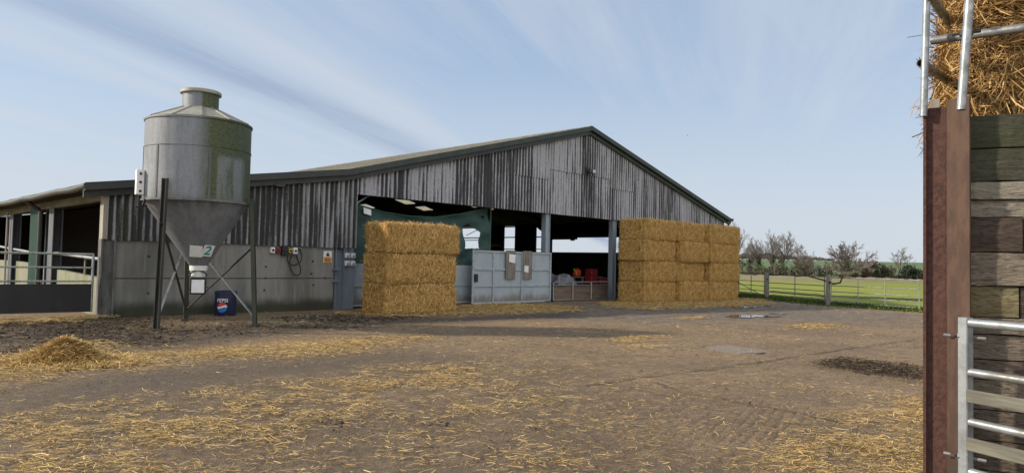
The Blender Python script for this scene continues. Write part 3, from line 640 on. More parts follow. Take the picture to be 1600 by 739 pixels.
# front wall of the lean-to: two courses of concrete panels
for z0, z1 in ((-.05, .995), (1.015, 2.12)):
    mb = MB(); mb.span((5.78, 20.12, z0), (12.22, 20.27, z1), .012); mb.build('concrete_panel', 'concrete', barn)
for x, z in ((6.6, 1.6), (6.62, .62), (8.2, .75), (9.9, 1.36), (9.9, 1.02), (9.88, .66), (11.5, .80), (11.45, 1.55), (11.9, 1.02), (11.42, 1.16)):
    mb = MB(); mb.box((x, 20.117, z), (.06, .016, .05)); mb.build('tie_hole', 'black', barn)
mb = MB(); mb.span((5.42, 20.0, 0), (5.46, 20.26, 2.02)); mb.span((5.72, 20.0, 0), (5.76, 20.26, 2.02)); mb.span((5.46, 20.11, 0), (5.72, 20.15, 2.02)); mb.build('corner_post', 'oldconcrete', barn)
mb = MB(); mb.span((5.44, 20.02, 2.02), (5.56, 20.06, 3.18)); mb.span((5.44, 20.06, 2.02), (5.48, 20.30, 3.18)); mb.build('corner_trim', 'cream', barn)
# pillar of the main frame with ducts, left of the big doorway
mb = MB(); mb.span((12.26, 20.08, 0), (12.30, 20.36, 4.2)); mb.span((12.56, 20.08, 0), (12.60, 20.36, 4.2)); mb.span((12.30, 20.2, 0), (12.56, 20.24, 4.2)); mb.build('frame_post', 'bluesteel', barn)
mb = MB(); mb.span((12.61, 20.09, 0), (12.98, 20.30, 2.6), .02); mb.build('frame_post', 'bluesteel', barn)
for x in (12.66, 12.88):
    mb = MB(); mb.tube([(x, 19.99, 1.86), (x, 19.99, 3.7)], .022, 8); mb.build('conduit', 'darksteel', barn)
for z in (.92, 1.30):
    mb = MB(); mb.box((12.26, 20.05, z), (.26, .05, .08), bev=.01); mb.build('wall_bracket', 'bluesteel', barn)
# portal posts along the front, header beam
for x in (22.62, 27.42, 32.6, 37.72):
    mb = MB(); mb.span((x-.14, 20.14, 0), (x-.12, 20.40, 3.9)); mb.span((x+.12, 20.14, 0), (x+.14, 20.40, 3.9)); mb.span((x-.12, 20.18, 0), (x+.12, 20.21, 3.9)); mb.build('portal_post', 'postblue', barn)
mb = MB(); mb.span((12.98, 20.12, 3.86), (37.9, 20.135, 4.05)); mb.span((12.98, 20.42, 3.8), (37.9, 20.5, 4.05)); mb.build('header_beam', 'darksteel', barn)
mb = MB(); mb.bar((13.0, 20.3, 3.45), (13.7, 20.4, 3.85), .05, .05); mb.build('brace', 'bluesteel', barn)
# inner walls
mb = MB(); mb.span((12.62, 20.42, 0), (12.70, YB, 4.42)); mb.build('added_partition', 'interior', barn)  # unseen partition, added to keep sunlight out of the main bays
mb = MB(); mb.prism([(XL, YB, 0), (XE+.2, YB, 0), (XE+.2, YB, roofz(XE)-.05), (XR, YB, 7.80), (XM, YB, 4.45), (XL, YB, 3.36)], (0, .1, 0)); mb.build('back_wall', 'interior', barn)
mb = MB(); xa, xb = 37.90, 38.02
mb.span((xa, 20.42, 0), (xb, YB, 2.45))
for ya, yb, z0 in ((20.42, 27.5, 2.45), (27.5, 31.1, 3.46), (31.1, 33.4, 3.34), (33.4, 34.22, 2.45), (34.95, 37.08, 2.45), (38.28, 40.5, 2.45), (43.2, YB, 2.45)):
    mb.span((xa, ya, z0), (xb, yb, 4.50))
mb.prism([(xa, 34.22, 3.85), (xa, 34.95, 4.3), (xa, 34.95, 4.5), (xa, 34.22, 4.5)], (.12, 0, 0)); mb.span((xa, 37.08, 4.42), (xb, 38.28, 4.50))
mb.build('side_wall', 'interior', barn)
for ya, yb in ((34.22, 34.95), (37.08, 38.28), (40.5, 43.2)):
    for z0, z1 in ((3.50, 3.58), (2.62, 2.68)):
        mb = MB(); mb.span((37.84, ya-.1, z0), (37.88, yb+.1, z1)); mb.build('side_rail', 'darksteel', barn)
mb = MB(); mb.span((37.84, 40.4, 3.32), (37.88, 43.3, 3.38)); mb.build('side_rail', 'darksteel', barn)
mb = MB(); mb.bar((37.86, 42.5, 3.75), (37.86, 41.1, 4.2), .04, .04); mb.build('brace', 'darksteel', barn)
mb = MB(); mb.box((37.8, 31.35, 3.33), (.12, .36, .16), bev=.03); mb.tube([(37.8, 31.35, 3.4), (37.8, 31.35, 3.6)], .02, 6); mb.build('hanging_lamp', 'darksteel', barn)
# rafters and purlins inside
mb = MB()
for y in (26.5, 33, 39.5, 46, 52.5):
    mb.bar((12.7, y, 4.2), (XR, y, 7.55), .12, .3); mb.bar((XR, y, 7.55), (37.85, y, 4.2), .12, .3)
mb.build('rafter', 'interior', barn)
MT['sidepost'] = simple('dark_grey_steel_post', (.085, .095, .115), (.12, .13, .15), 3, .6, 0, (1, 1, .3), (.05, .05, .045), 2.5, .52, .72)
# open side of the lean-to
for y, w, m in ((25.65, .55, 'sidepost'), (31.5, .6, 'sidepost'), (37.5, .6, 'sidepost'), (43.5, .6, 'sidepost')):
    mb = MB(); mb.span((5.52, y-w/2, 0), (5.55, y+w/2, 3.05)); mb.span((5.76, y-w/2, 0), (5.79, y+w/2, 3.05)); mb.span((5.55, y-.02, 0), (5.76, y+.02, 3.05)); mb.build('side_post', m, barn)
mb = MB(); V = []; n = 60
for i in range(n+1):
    q = 26.95+1.15*i/n; V += [(5.46+.022*math.sin(i*2*math.pi/7), q, .25), (5.46+.022*math.sin(i*2*math.pi/7), q, 3.1)]
mb.add(V, [(2*i, 2*i+2, 2*i+3, 2*i+1) for i in range(n)]); mb.build('side_sheet', 'greensheet', barn)
mb = MB(); mb.tube([(4.98, 26.5, 3.28), (5.2, 26.5, 3.1), (5.42, 26.5, 2.95), (5.42, 26.5, .1)], .07, 9); mb.build('downpipe', 'darksteel', barn, True)
for ya, yb, za, zb in ((20.8, 25.3, .99, 1.12), (28.2, 31.2, 1.24, 1.3), (31.8, 37.2, 1.3, 1.3)):
    mb = MB(); mb.prism([(5.66, ya, 0), (5.66, yb, 0), (5.66, yb, zb), (5.66, ya, za)], (.16, 0, 0)); mb.build('low_wall', 'lowwall', barn)
mb = MB(); mb.tube([(5.60, 20.3, 1.49), (5.60, 25.4, 1.63), (5.60, 26.2, 1.64)], .045, 10); mb.build('feed_rail', 'galv', barn, True)
mb = MB(); mb.tube([(5.60, 28.1, 1.62), (5.60, 37, 1.95)], .045, 10); mb.build('feed_rail', 'galv', barn, True)
mb = MB(); mb.tube([(5.74, 22.6, 1.02), (5.74, 22.6, 1.62)], .03, 8); mb.build('rail_upright', 'cream', barn)
mb = MB(); mb.tube([(5.42, 31.6, 0), (5.42, 31.6, 3.1)], .035, 8); mb.build('rail_upright', 'cream', barn)
for x, y in ((8.5, 30), (8.5, 40)):
    mb = MB(); mb.span((x-.1, y-.1, 0), (x+.1, y+.1, 3.8)); mb.build('inner_post', 'bluesteel', barn)
# sliding doors of the big doorway
mb = MB(); mb.span((13.02, 20.30, .08), (19.0, 20.335, 1.50)); bd = mb.build('sliding_door', 'doorsheet', barn)
WLOC[bd.name] = Vector((XL, Y0, 0))
mb = MB(); mb.span((13.0, 20.27, .72), (19.0, 20.298, .78)); mb.span((13.0, 20.27, .06), (19.0, 20.298, .12)); mb.build('door_rail', 'doorframe', barn)
mb = MB(); mb.span((18.08, 19.885, .08), (22.50, 19.915, 2.06)); dr = mb.build('sliding_door', 'doorsheet', barn)
mb = MB()
for x in (18.06, 19.14, 20.76, 22.50): mb.span((x-.035, 19.83, .06), (x+.035, 19.883, 2.09))
for z in (.06, .715, 1.36, 2.055):
    for a, b in ((18.095, 19.105), (19.175, 20.725), (20.795, 22.465)): mb.span((a, 19.838, z-.03), (b, 19.883, z+.035))
mb.build('door_frame', 'doorframe', dr, base=WLOC[dr.name])
mb = MB(); mb.span((18.12, 19.80, .88), (18.30, 19.878, 1.18), .015); mb.span((18.14, 19.77, .98), (18.18, 19.80, 1.10)); mb.build('door_latch', 'black', dr, base=WLOC[dr.name])
mb = MB(); mb.box((22.3, 19.86, .02), (.28, .08, .09)); mb.build('door_roller', 'darksteel', dr, base=WLOC[dr.name])
# floodlight and junction box on the gable
mb = MB(); mb.box((25.0, 19.93, 5.92), (.16, .06, .26)); fl_ = mb.build('floodlight', 'darksteel', barn)
mb = MB(); mb.box((25.12, 19.80, 5.85), (.34, .16, .2), bev=.03); mb.build('lamp_head', 'darksteel', fl_, base=WLOC[fl_.name])
mb = MB(); mb.box((25.20, 19.712, 5.85), (.16, .012, .14)); mb.build('lamp_glass', 'lens', fl_, base=WLOC[fl_.name])
mb = MB(); mb.box((10.15, 19.94, 3.83), (.34, .14, .12), bev=.02); mb.build('security_lamp', 'darksteel', barn)
# ================================================================== straw helpers
def ribbons(P, D, N, L, W, seg=2, bend=.15, rng=None):
    """many straws: P centres, D unit directions, N unit normals (facing out), L lengths, W widths -> V, F"""
    n = len(P); S = np.cross(D, N); S /= np.maximum(np.linalg.norm(S, axis=1, keepdims=True), 1e-6)
    bs = rng.normal(0, bend, n)[:, None]; bn = rng.normal(0, bend*.6, n)[:, None]
    V = np.zeros((n, seg+1, 2, 3)); t = np.linspace(-.5, .5, seg+1)
    for i, a in enumerate(t):
        c = P+D*(a*L)[:, None]+S*(bs*(a*a*4-.5)*.5*L[:, None])+N*(bn*(a*a*4-.5)*.5*L[:, None])
        V[:, i, 0] = c-S*(W/2)[:, None]; V[:, i, 1] = c+S*(W/2)[:, None]
    base = np.arange(n)[:, None]*(seg+1)*2; F = []
    for i in range(seg): F.append(np.concatenate([base+2*i, base+2*i+1, base+2*i+3, base+2*i+2], 1))
    return V.reshape(-1, 3), np.stack(F, 1).reshape(-1, 4), (seg+1)*2
def unit(a): return a/np.maximum(np.linalg.norm(a, axis=1, keepdims=True), 1e-9)

def litter():
    rng = np.random.default_rng(5); n = 3400000
    X = rng.uniform(1, 36, n); Y = rng.uniform(-.5, 20.4, n)
    px, py, dp = project(np.stack([X, Y, X*0], -1)); ok = (px > -60) & (px < 1470) & (py < 790) & (dp > 2)
    X = X[ok]; Y = Y[ok]; dp = dp[ok]
    keep = rng.random(len(X)) < 2.5*straw_density(X, Y)/(n/(35*20.9))
    X = X[keep]; Y = Y[keep]; dp = dp[keep]; n = len(X); print('straws', n)
    a = np.where(rng.random(n) < .55, rng.normal(HEAD-math.pi/2+.15, .55, n), rng.uniform(0, 2*np.pi, n)); L = rng.gamma(2.2, .023, n)+.02; L = np.minimum(L, .30)
    D = unit(np.stack([np.cos(a), np.sin(a), rng.normal(0, .10, n)], -1)); N = unit(np.stack([rng.normal(0, .35, n), rng.normal(0, .35, n), np.ones(n)], -1))
    pile = np.clip(straw_density(X, Y)/900, 0, 1)
    Z = .022+np.abs(D[:, 2])*L*.5+rng.random(n)*.035*pile
    inm = wob(X, Y, P_muck, 1.0, .5, 2) > .3; Z = Z+inm*.04+.03*(wob(X, Y, P_gate, .8, .4, 15) > .2)
    W = np.maximum(.003+.003*rng.random(n), dp*.00036)
    V, F, k = ribbons(np.stack([X, Y, Z], -1), D, N, L, W, 2, .16, rng)
    t = np.repeat(np.clip(rng.normal(.55, .30, n), 0, 1), k)
    o = link('straw_litter', np_mesh('straw_litter', V, F, t, ['litter'])); stuff(o, 'loose golden straw strewn over the muddy concrete yard', 'straw')
litter()

def bale_mesh(name, L, D, H, seed, nst, core='bale', strand='straw', res=.06, slen=(.05, .20), sw=(.006, .011), rough=.045, flow=False, seg=1, stick=.24):
    rng = np.random.default_rng(seed); hs = np.array([L/2, D/2, H/2]); rr_ = .09
    Vs = []; Fs = []; off = 0; faces = []
    def disp(P, N):
        q = P*2.2+seed*3.7
        w = .5*(fbm(q[:, 0]+q[:, 1], q[:, 2]*1.1+q[:, 1]*.6, seed, 4)-.5)+.35*(fbm(q[:, 0]*3.5+9, q[:, 2]*3.5+q[:, 1]*3.1, seed+3, 3)-.5)
        fl = np.sin(P[:, 0]*2*math.pi/.34+fbm(P[:, 2]*2, P[:, 1]*2, seed+8)*3)
        strg = -.018*(np.abs(np.mod(P[:, 1]+9.13, .24)-.12) < .02)*(np.abs(N[:, 2]) > .5)
        return P+N*(rough*2.2*w+.07*(fbm(q[:, 0]*.5+q[:, 1]*.7+31, q[:, 2]*.6, seed+9, 2)-.55)+.006*fl+strg)[:, None]
    def surf(ax, sg, u, v):
        P = np.zeros(u.shape+(3,)); a, b = [(1, 2), (2, 0), (0, 1)][ax]; P[..., ax] = sg*hs[ax]; P[..., a] = u; P[..., b] = v
        I = np.clip(P, -(hs-rr_), hs-rr_); N = P-I; N = N/np.maximum(np.linalg.norm(N, axis=-1, keepdims=True), 1e-9); return I+N*rr_, N
    for ax in range(3):
        a, b = [(1, 2), (2, 0), (0, 1)][ax]
        for sg in (-1, 1):
            def lin(h): return np.concatenate([-h+rr_*(1-np.tan(np.linspace(math.pi/4, 0, 4)[:-1])), np.linspace(-h+rr_, h-rr_, max(3, int(2*h/res))), h-rr_*(1-np.tan(np.linspace(0, math.pi/4, 4)[1:]))])
            u, v = np.meshgrid(lin(hs[a]), lin(hs[b])); P, N = surf(ax, sg, u, v); sh_ = u.shape
            P = disp(P.reshape(-1, 3), N.reshape(-1, 3)); id_ = np.arange(len(P)).reshape(sh_)+off
            f = np.stack([id_[:-1, :-1], id_[:-1, 1:], id_[1:, 1:], id_[1:, :-1]], -1).reshape(-1, 4)
            if sg < 0: f = f[:, ::-1]
            Vs.append(P); Fs.append(f); off += len(P)
    V0 = np.concatenate(Vs); F0 = np.concatenate(Fs)
    ar = np.array([hs[1]*hs[2], hs[1]*hs[2], hs[0]*hs[2]*1.6, hs[0]*hs[2]*.6, hs[0]*hs[1]*.05, hs[0]*hs[1]*1.0]); which = rng.choice(6, nst, p=ar/ar.sum())
    P = np.zeros((nst, 3)); N = np.zeros((nst, 3)); T = np.zeros((nst, 3))
    for k, (ax, sg) in enumerate(((0, -1), (0, 1), (1, -1), (1, 1), (2, -1), (2, 1))):
        i = np.where(which == k)[0]; a, b = [(1, 2), (2, 0), (0, 1)][ax]
        u = rng.uniform(-hs[a], hs[a], len(i)); v = rng.uniform(-hs[b], hs[b], len(i)); p, nn = surf(ax, sg, u, v); P[i] = disp(p, nn); N[i] = nn
        th = rng.uniform(0, 2*np.pi, len(i)) if not flow else (fbm(u*2.3+seed, v*2.3, seed, 3)*9+rng.normal(0, .55, len(i)))
        if not flow: th = np.where(rng.random(len(i)) < .45, rng.normal(math.pi/2 if ax != 1 else 0, .5, len(i)), th)
        e1 = np.zeros(3); e1[a] = 1; e2 = np.zeros(3); e2[b] = 1; T[i] = np.cos(th)[:, None]*e1+np.sin(th)[:, None]*e2
    T = unit(T-N*(T*N).sum(1, keepdims=True)); Ls = rng.uniform(*slen, nst); W = rng.uniform(*sw, nst)
    lift = np.where(rng.random(nst) < stick, rng.uniform(.15, .9, nst), rng.normal(0, .12, nst)); D = unit(T+N*lift[:, None])
    Nn = unit(N+rng.normal(0, .5, (nst, 3))); Nn = unit(Nn-D*(Nn*D).sum(1, keepdims=True))
    C = P+N*(rng.uniform(.0, .018, nst)+np.abs(lift)*Ls*.42)[:, None]
    V1, F1, k = ribbons(C, D, Nn, Ls, W, seg, .22 if flow else .06, rng)
    tint = np.concatenate([np.full(len(V0), .5), np.repeat(np.clip(rng.normal(.5, .27, nst), 0, 1), k)])
    me = np_mesh(name, np.concatenate([V0, V1]), np.concatenate([F0, F1+len(V0)]), tint, [core, strand], np.concatenate([np.zeros(len(F0)), np.ones(len(F1))]))
    me.polygons.foreach_set('use_smooth', np.concatenate([np.ones(len(F0), bool), np.zeros(len(F1), bool)])); return me

# ================================================================== feed silo
SX, SY = 6.57, 16.94; SR = 1.155
silo = thing('feed_silo', 'grey steel feed silo with green algae streaks standing on three legs before the barn', 'silo', (SX, SY, 0))
mb = MB(); mb.lathe([(SR, 2.89), (SR, 4.085), (SR+.012, 4.09), (SR+.012, 4.12), (SR, 4.125), (SR, 4.70), (SR+.022, 4.71), (SR+.022, 4.755), (SR-.02, 4.76)], (SX, SY, 0), 96); mb.build('barrel', 'silo', silo, True)
mb = MB(); V = []; F = []; n = 64; rows = 12; OX, OY = .07, -.06
for i in range(rows+1):
    t = i/rows; z = 2.90-1.5*t; r_ = (SR-.01)*(1-t)+.19*t
    for j in range(n):
        a = 2*math.pi*j/n; V.append((SX+OX*t+r_*math.cos(a), SY+OY*t+r_*math.sin(a), z))
for i in range(rows):
    for j in range(n): F.append((i*n+j, i*n+(j+1) % n, (i+1)*n+(j+1) % n, (i+1)*n+j))
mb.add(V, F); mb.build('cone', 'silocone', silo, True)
mb = MB(); mb.lathe([(SR+.012, 2.86), (SR+.03, 2.865), (SR+.03, 2.91), (SR+.004, 2.915)], (SX, SY, 0), 96, False); mb.build('band', 'silocone', silo)
mb = MB(); V = []; n = 12                                       # roof of twelve folded panels
for j in range(n):
    a = 2*math.pi*(j+.35)/n; V.append((SX+(SR+.03)*math.cos(a), SY+(SR+.03)*math.sin(a), 4.75))
for j in range(n):
    a = 2*math.pi*(j+.35)/n; V.append((SX+.42*math.cos(a), SY+.42*math.sin(a), 5.10))
mb.add(V, [(j, (j+1) % n, n+(j+1) % n, n+j) for j in range(n)])
for j in range(n):
    a = 2*math.pi*(j+.35)/n; mb.bar((SX+(SR+.03)*math.cos(a), SY+(SR+.03)*math.sin(a), 4.758), (SX+.42*math.cos(a), SY+.42*math.sin(a), 5.108), .03, .02)
mb.build('roof', 'siloroof', silo)
mb = MB(); mb.lathe([(.40, 5.07), (.40, 5.46), (.37, 5.46)], (SX, SY, 0), 40); nk = mb.build('filler_neck', 'silo', silo, True)
mb = MB(); mb.lathe([(.42, 5.445), (.455, 5.45), (.455, 5.51), (.42, 5.535), (.15, 5.56)], (SX, SY, 0), 40); mb.build('lid', 'siloroof', nk, True, base=WLOC[silo.name])
nk_off = 1
for a_ in (-1.735, -.60, .6, 1.9, 2.9, -2.75):
    mb = MB(); mb.box((SX+(SR+.004)*math.cos(a_), SY+(SR+.004)*math.sin(a_), 3.50), (.010, .05, 1.16), a_); mb.build('seam', 'silocone', silo)
LEG = [(5.52, 16.12), (7.62, 16.02), (6.86, 18.33)]
for k, (lx, ly) in enumerate(LEG):
    d = Vector((lx-SX, ly-SY, 0)).normalized(); a = math.atan2(d.y, d.x); zt = (3.32, 3.02, 3.1)[k]; q = Vector((SX, SY, 0))+d*(SR+.05)
    mb = MB(); p = q+d*.02; top = Vector((p.x, p.y, zt)); bot = Vector((lx, ly, 0)) if k < 2 else Vector((p.x+.1, p.y+.1, 0)); LEG[k] = (bot.x, bot.y)
    mb.bar(bot, top, .11, .012, d); s_ = Vector((-d.y, d.x, 0))*.049; mb.bar(bot+s_+d*.045, top+s_+d*.045, .012, .08, d); mb.bar(bot-s_+d*.045, top-s_+d*.045, .012, .08, d)
    lg = mb.build('leg', 'greenleg' if k else 'darksteel', silo)
    mb = MB(); mb.box((bot.x, bot.y, .035), (.26, .26, .05), a); mb.build('foot_plate', 'darksteel', lg, base=WLOC[silo.name])
def legp(k, z): return (LEG[k][0], LEG[k][1], z)
for (a, za, b, zb, m) in ((0, 2.35, 2, .25, 'darksteel'), (2, 2.2, 0, .3, 'galvdull'), (1, 1.95, 2, .3, 'darksteel'), (2, 2.1, 1, .25, 'galvdull')):
    mb = MB(); p = Vector(legp(a, za)); q = Vector(legp(b, zb)); mb.bar(p, q, .05, .02); mb.build('brace', m, silo)
mb = MB(); mb.lathe([(.195, 1.30), (.20, 1.42), (.17, 1.29), (.14, 1.10), (.12, 1.02)], (SX+OX, SY+OY, 0), 24); mb.build('outlet', 'white', silo, True)
toC = Vector((-SX, -SY, 0)).normalized(); rgt = Vector((toC.y*-1, toC.x, 0))      # towards the camera, and to its right
rgt = Vector((-toC.y, toC.x, 0))
bc = Vector((SX+OX, SY+OY, 0))+toC*.16
mb = MB(); mb.box(bc+Vector((0, 0, .95)), (.36, .20, .40), math.atan2(rgt.y, rgt.x), bev=.02); bx = mb.build('auger_boot', 'black', silo)
mb = MB(); mb.box(bc+toC*.105+Vector((0, 0, .94)), (.27, .012, .30), math.atan2(rgt.y, rgt.x)); mb.build('inspection_window', 'paper', bx, base=WLOC[silo.name])
mb = MB(); c0 = Vector((SX+OX, SY+OY, 1.22))+toC*.17; mb.tube([c0+rgt*(.19*math.cos(t))+Vector((0, 0, .14*math.sin(t)-.06)) for t in np.linspace(.1, math.pi-.1, 10)], .018, 8); mb.build('hose', 'black', silo, True)
# box and bracket on the left of the barrel
lf = -rgt; ldir = (lf*.93+toC*.30).normalized(); bp = Vector((SX, SY, 3.26))+ldir*(SR+.09); ba = math.atan2(ldir.y, ldir.x)
mb = MB(); mb.box(bp, (.16, .13, .56), ba, bev=.008); bxs = mb.build('control_box', 'paper', silo)
mb = MB(); side = Vector((ldir.y, -ldir.x, 0)); side = side if side.dot(toC) > 0 else -side
for z in (-.2, .0, .19):
    mb = MB(); mb.box(bp+side*.068+Vector((0, 0, z)), (.05, .012, .05), ba); mb.build('box_fitting', 'black', bxs, base=WLOC[silo.name])
mb = MB(); q = Vector((SX, SY, 2.75))+ldir*1.18; mb.bar(q-ldir*.1, q+ldir*.14+Vector((0, 0, -.06)), .05, .04); mb.bar(q+ldir*.0+side*.08, q+side*.22+Vector((0, 0, .12)), .04, .04); mb.build('bracket', 'black', silo)
# signs on the cone
def cone_frame(px, z):
    """point on the cone facing the camera, with right / up tangents and normal"""
    t = (2.90-z)/1.5; r_ = (SR-.01)*(1-t)+.19*t; c = Vector((SX+OX*t, SY+OY*t, z)); a0 = math.atan2(toC.y, toC.x)+px; d = Vector((math.cos(a0), math.sin(a0), 0))
    p = c+d*r_; dn = Vector((d.x*(SR-.2), d.y*(SR-.2), 1.5)).normalized(); rr2 = Vector((-d.y, d.x, 0)); nn = rr2.cross(dn); return p+nn*.03, rr2, dn, nn
def plate(fr, w, h, roll=0., th=.008):
    p, r_, u_, n_ = fr; c, s = math.cos(roll), math.sin(roll); R = r_*c+u_*s; U = -r_*s+u_*c
    mb = MB(); mb.prism([p-R*w/2-U*h/2, p+R*w/2-U*h/2, p+R*w/2+U*h/2, p-R*w/2+U*h/2], n_*th); return mb, R, U
def text_geo(txt, size):
    cu = bpy.data.curves.new('t', 'FONT'); cu.body = txt; cu.size = size; cu.align_x = 'CENTER'; cu.align_y = 'CENTER'; cu.offset = size*.018
    ob = bpy.data.objects.new('t', cu); COL.objects.link(ob); bpy.context.view_layer.update()
    me = ob.evaluated_get(bpy.context.evaluated_depsgraph_get()).to_mesh(); V = [v.co.copy() for v in me.vertices]; F = [tuple(p.vertices) for p in me.polygons]
    ob.evaluated_get(bpy.context.evaluated_depsgraph_get()).to_mesh_clear(); bpy.data.objects.remove(ob); bpy.data.curves.remove(cu); return V, F
fr = cone_frame(-.10, 1.76); mb, R, U = plate(fr, .27, .30, -.06); mb.build('blank_notice', 'paper', silo)
fr = cone_frame(.46, 1.78); mb, R, U = plate(fr, .25, .30, -.05); sg = mb.build('number_plate', 'paper', silo)
V, F = text_geo('2', .33); mb = MB(); mb.add([fr[0]+R*v.x+U*v.y+fr[3]*.012 for v in V], F); mb.build('numeral', 'teal', sg, base=WLOC[silo.name])

# ================================================================== drum under the silo
DX, DY, DR = 8.46, 19.52, .285
drum = thing('plastic_drum', 'navy blue plastic drum with printed drink emblem against the concrete wall', 'drum', (DX, DY, 0))
mb = MB(); mb.lathe([(DR*.93, 0), (DR, .03), (DR, .60), (DR*1.04, .61), (DR*1.04, .66), (DR*.96, .68), (DR*.5, .695)], (DX, DY, 0), 40); mb.build('body', 'blueplastic', drum, True)
dC = math.atan2(-DY, -DX)
def on_drum(x, y, lift): a = dC-.32+x/DR; r_ = DR+lift; return (DX+r_*math.cos(a), DY+r_*math.sin(a), y)
def disc(r0, r1, n=40, ang0=0, ang1=2*math.pi): return [(math.cos(ang0+(ang1-ang0)*i/n), math.sin(ang0+(ang1-ang0)*i/n)) for i in range(n+1)]
def emblem(fy0, fy1, m, lift, name):
    """horizontal wavy slice of the round emblem"""
    mb = MB(); R_ = .135; n = 30; V = []; F = []
    for i in range(n+1):
        x = -R_+2*R_*i/n; h = math.sqrt(max(0, R_*R_-x*x)); a = max(-h, min(h, fy0(x))); b = max(-h, min(h, fy1(x))); V += [on_drum(x, .24+a, lift), on_drum(x, .24+b, lift)]
    mb.add(V, [(2*i, 2*i+2, 2*i+3, 2*i+1) for i in range(n)]); return mb.build(name, m, drum)
w1 = lambda x: .035+.022*math.sin(x*17); w0 = lambda x: -.015+.022*math.sin(x*17)
emblem(w1, lambda x: 9, 'logored', .004, 'emblem'); emblem(w0, w1, 'paper', .004, 'emblem'); emblem(lambda x: -9, w0, 'logoblue', .004, 'emblem')
V, F = text_geo('PEPSI', .135); mb = MB(); mb.add([on_drum(v.x, .425+v.y, .005) for v in V], F); mb.build('lettering', 'paper', drum)

# ================================================================== fittings on the front wall
ctl = thing('switch_panel', 'row of small red, black and white switch boxes with looped cable on the concrete wall', 'switch box', (10.4, 20.1, 1.8))
for x, m, w, h in ((10.06, 'white', .14, .18), (10.24, 'red', .15, .16), (10.45, 'black', .20, .30), (10.64, 'yellow', .12, .14), (10.80, 'white', .14, .20)):
    mb = MB(); mb.box((x, 20.06, 1.86), (w, .10, h), bev=.012); b_ = mb.build('switch_box', m, ctl)
    mb = MB(); mb.lathe([(.035, 0), (.035, .02), (.01, .025)], (0, 0, 0), 12); mb.v = [(x+p[0], 20.008-p[2], 1.86+p[1]) for p in mb.v]; mb.build('knob', 'black', b_, base=WLOC[ctl.name])
mb = MB(); mb.tube([(10.5, 20.05, 1.98), (10.5, 20.05, 2.03), (10.9, 20.05, 2.03)], .015, 6); mb.build('conduit', 'darksteel', ctl)
for pts in ([(10.84, 1.95), (11.0, 1.90), (11.05, 1.70), (11.0, 1.50), (10.80, 1.42), (10.62, 1.45), (10.56, 1.60), (10.60, 1.74)], [(10.70, 1.74), (10.66, 1.55), (10.66, 1.36), (10.76, 1.16), (10.92, 1.10), (11.02, 1.16), (11.02, 1.34), (10.95, 1.52), (10.86, 1.75)]):
    P = np.array(pts); tt = np.linspace(0, len(P)-1, 40); mb = MB(); mb.tube([(np.interp(t, range(len(P)), P[:, 0]), 20.075+.01*math.sin(t*2), np.interp(t, range(len(P)), P[:, 1])) for t in tt], .014, 6); mb.build('cable', 'black', ctl, True)
sign = thing('warning_sign', 'white and orange warning sign with black triangle on the concrete wall', 'sign', (11.97, 20.1, 1.7))
mb = MB(); mb.span((11.82, 20.096, 1.51), (12.12, 20.112, 1.89)); mb.build('panel', 'paper', sign)
mb = MB(); mb.span((11.835, 20.088, 1.525), (12.105, 20.094, 1.69)); mb.build('caption_panel', 'signorange', sign)
mb = MB(); mb.prism([(11.90, 20.094, 1.72), (12.04, 20.094, 1.72), (11.97, 20.094, 1.86)], (0, -.005, 0)); mb.build('triangle', 'signink', sign)
for k in range(3):
    mb = MB(); mb.span((11.86, 20.083, 1.55+.045*k), (12.08-.03*k, 20.087, 1.562+.045*k)); mb.build('caption_line', 'signink', sign)
for (x, z) in ((12.66, 1.76), (12.88, 1.76), (12.66, 1.50), (12.88, 1.50)):
    w = ('left' if x < 12.8 else 'right', 'upper' if z > 1.6 else 'lower')
    so = thing('socket_box', '%s %s of four pale socket boxes on the steel pillar' % (w[1], w[0]), 'socket box', (x, 20.08, z), 'socket boxes on the pillar')
    mb = MB(); mb.box((x, 20.045, z), (.15, .085, .16), bev=.012); mb.build('case', 'paper', so)
    mb = MB(); mb.box((x, 19.998, z-.02), (.07, .012, .07)); mb.build('cover', 'greysheet', so)

# boards hung over the sliding door
for (x0, x1, z0, z1, lab, pp) in ((19.78, 20.32, .98, 2.13, 'left of two weathered boards hung over the blue door, large white notice at its top', (19.92, 20.28, 1.62, 1.96)), (20.76, 21.30, .98, 2.13, 'right of two weathered boards hung over the blue door, small white paper low down', (20.82, 21.06, 1.24, 1.52))):
    bo = thing('hanging_board', lab, 'board', ((x0+x1)/2, 19.8, z0), 'boards hung over the sliding door')
    mb = MB(); mb.span((x0, 19.795, z0), (x1, 19.825, z1), .006); mb.build('plank', 'greywood', bo)
    mb = MB(); mb.prism([(pp[0], 19.785, pp[2]+.05), (pp[1], 19.785, pp[2]), (pp[1]+.02, 19.785, pp[3]), (pp[0]+.02, 19.785, pp[3]+.02)], (0, .006, 0)); mb.build('notice', 'paper', bo)

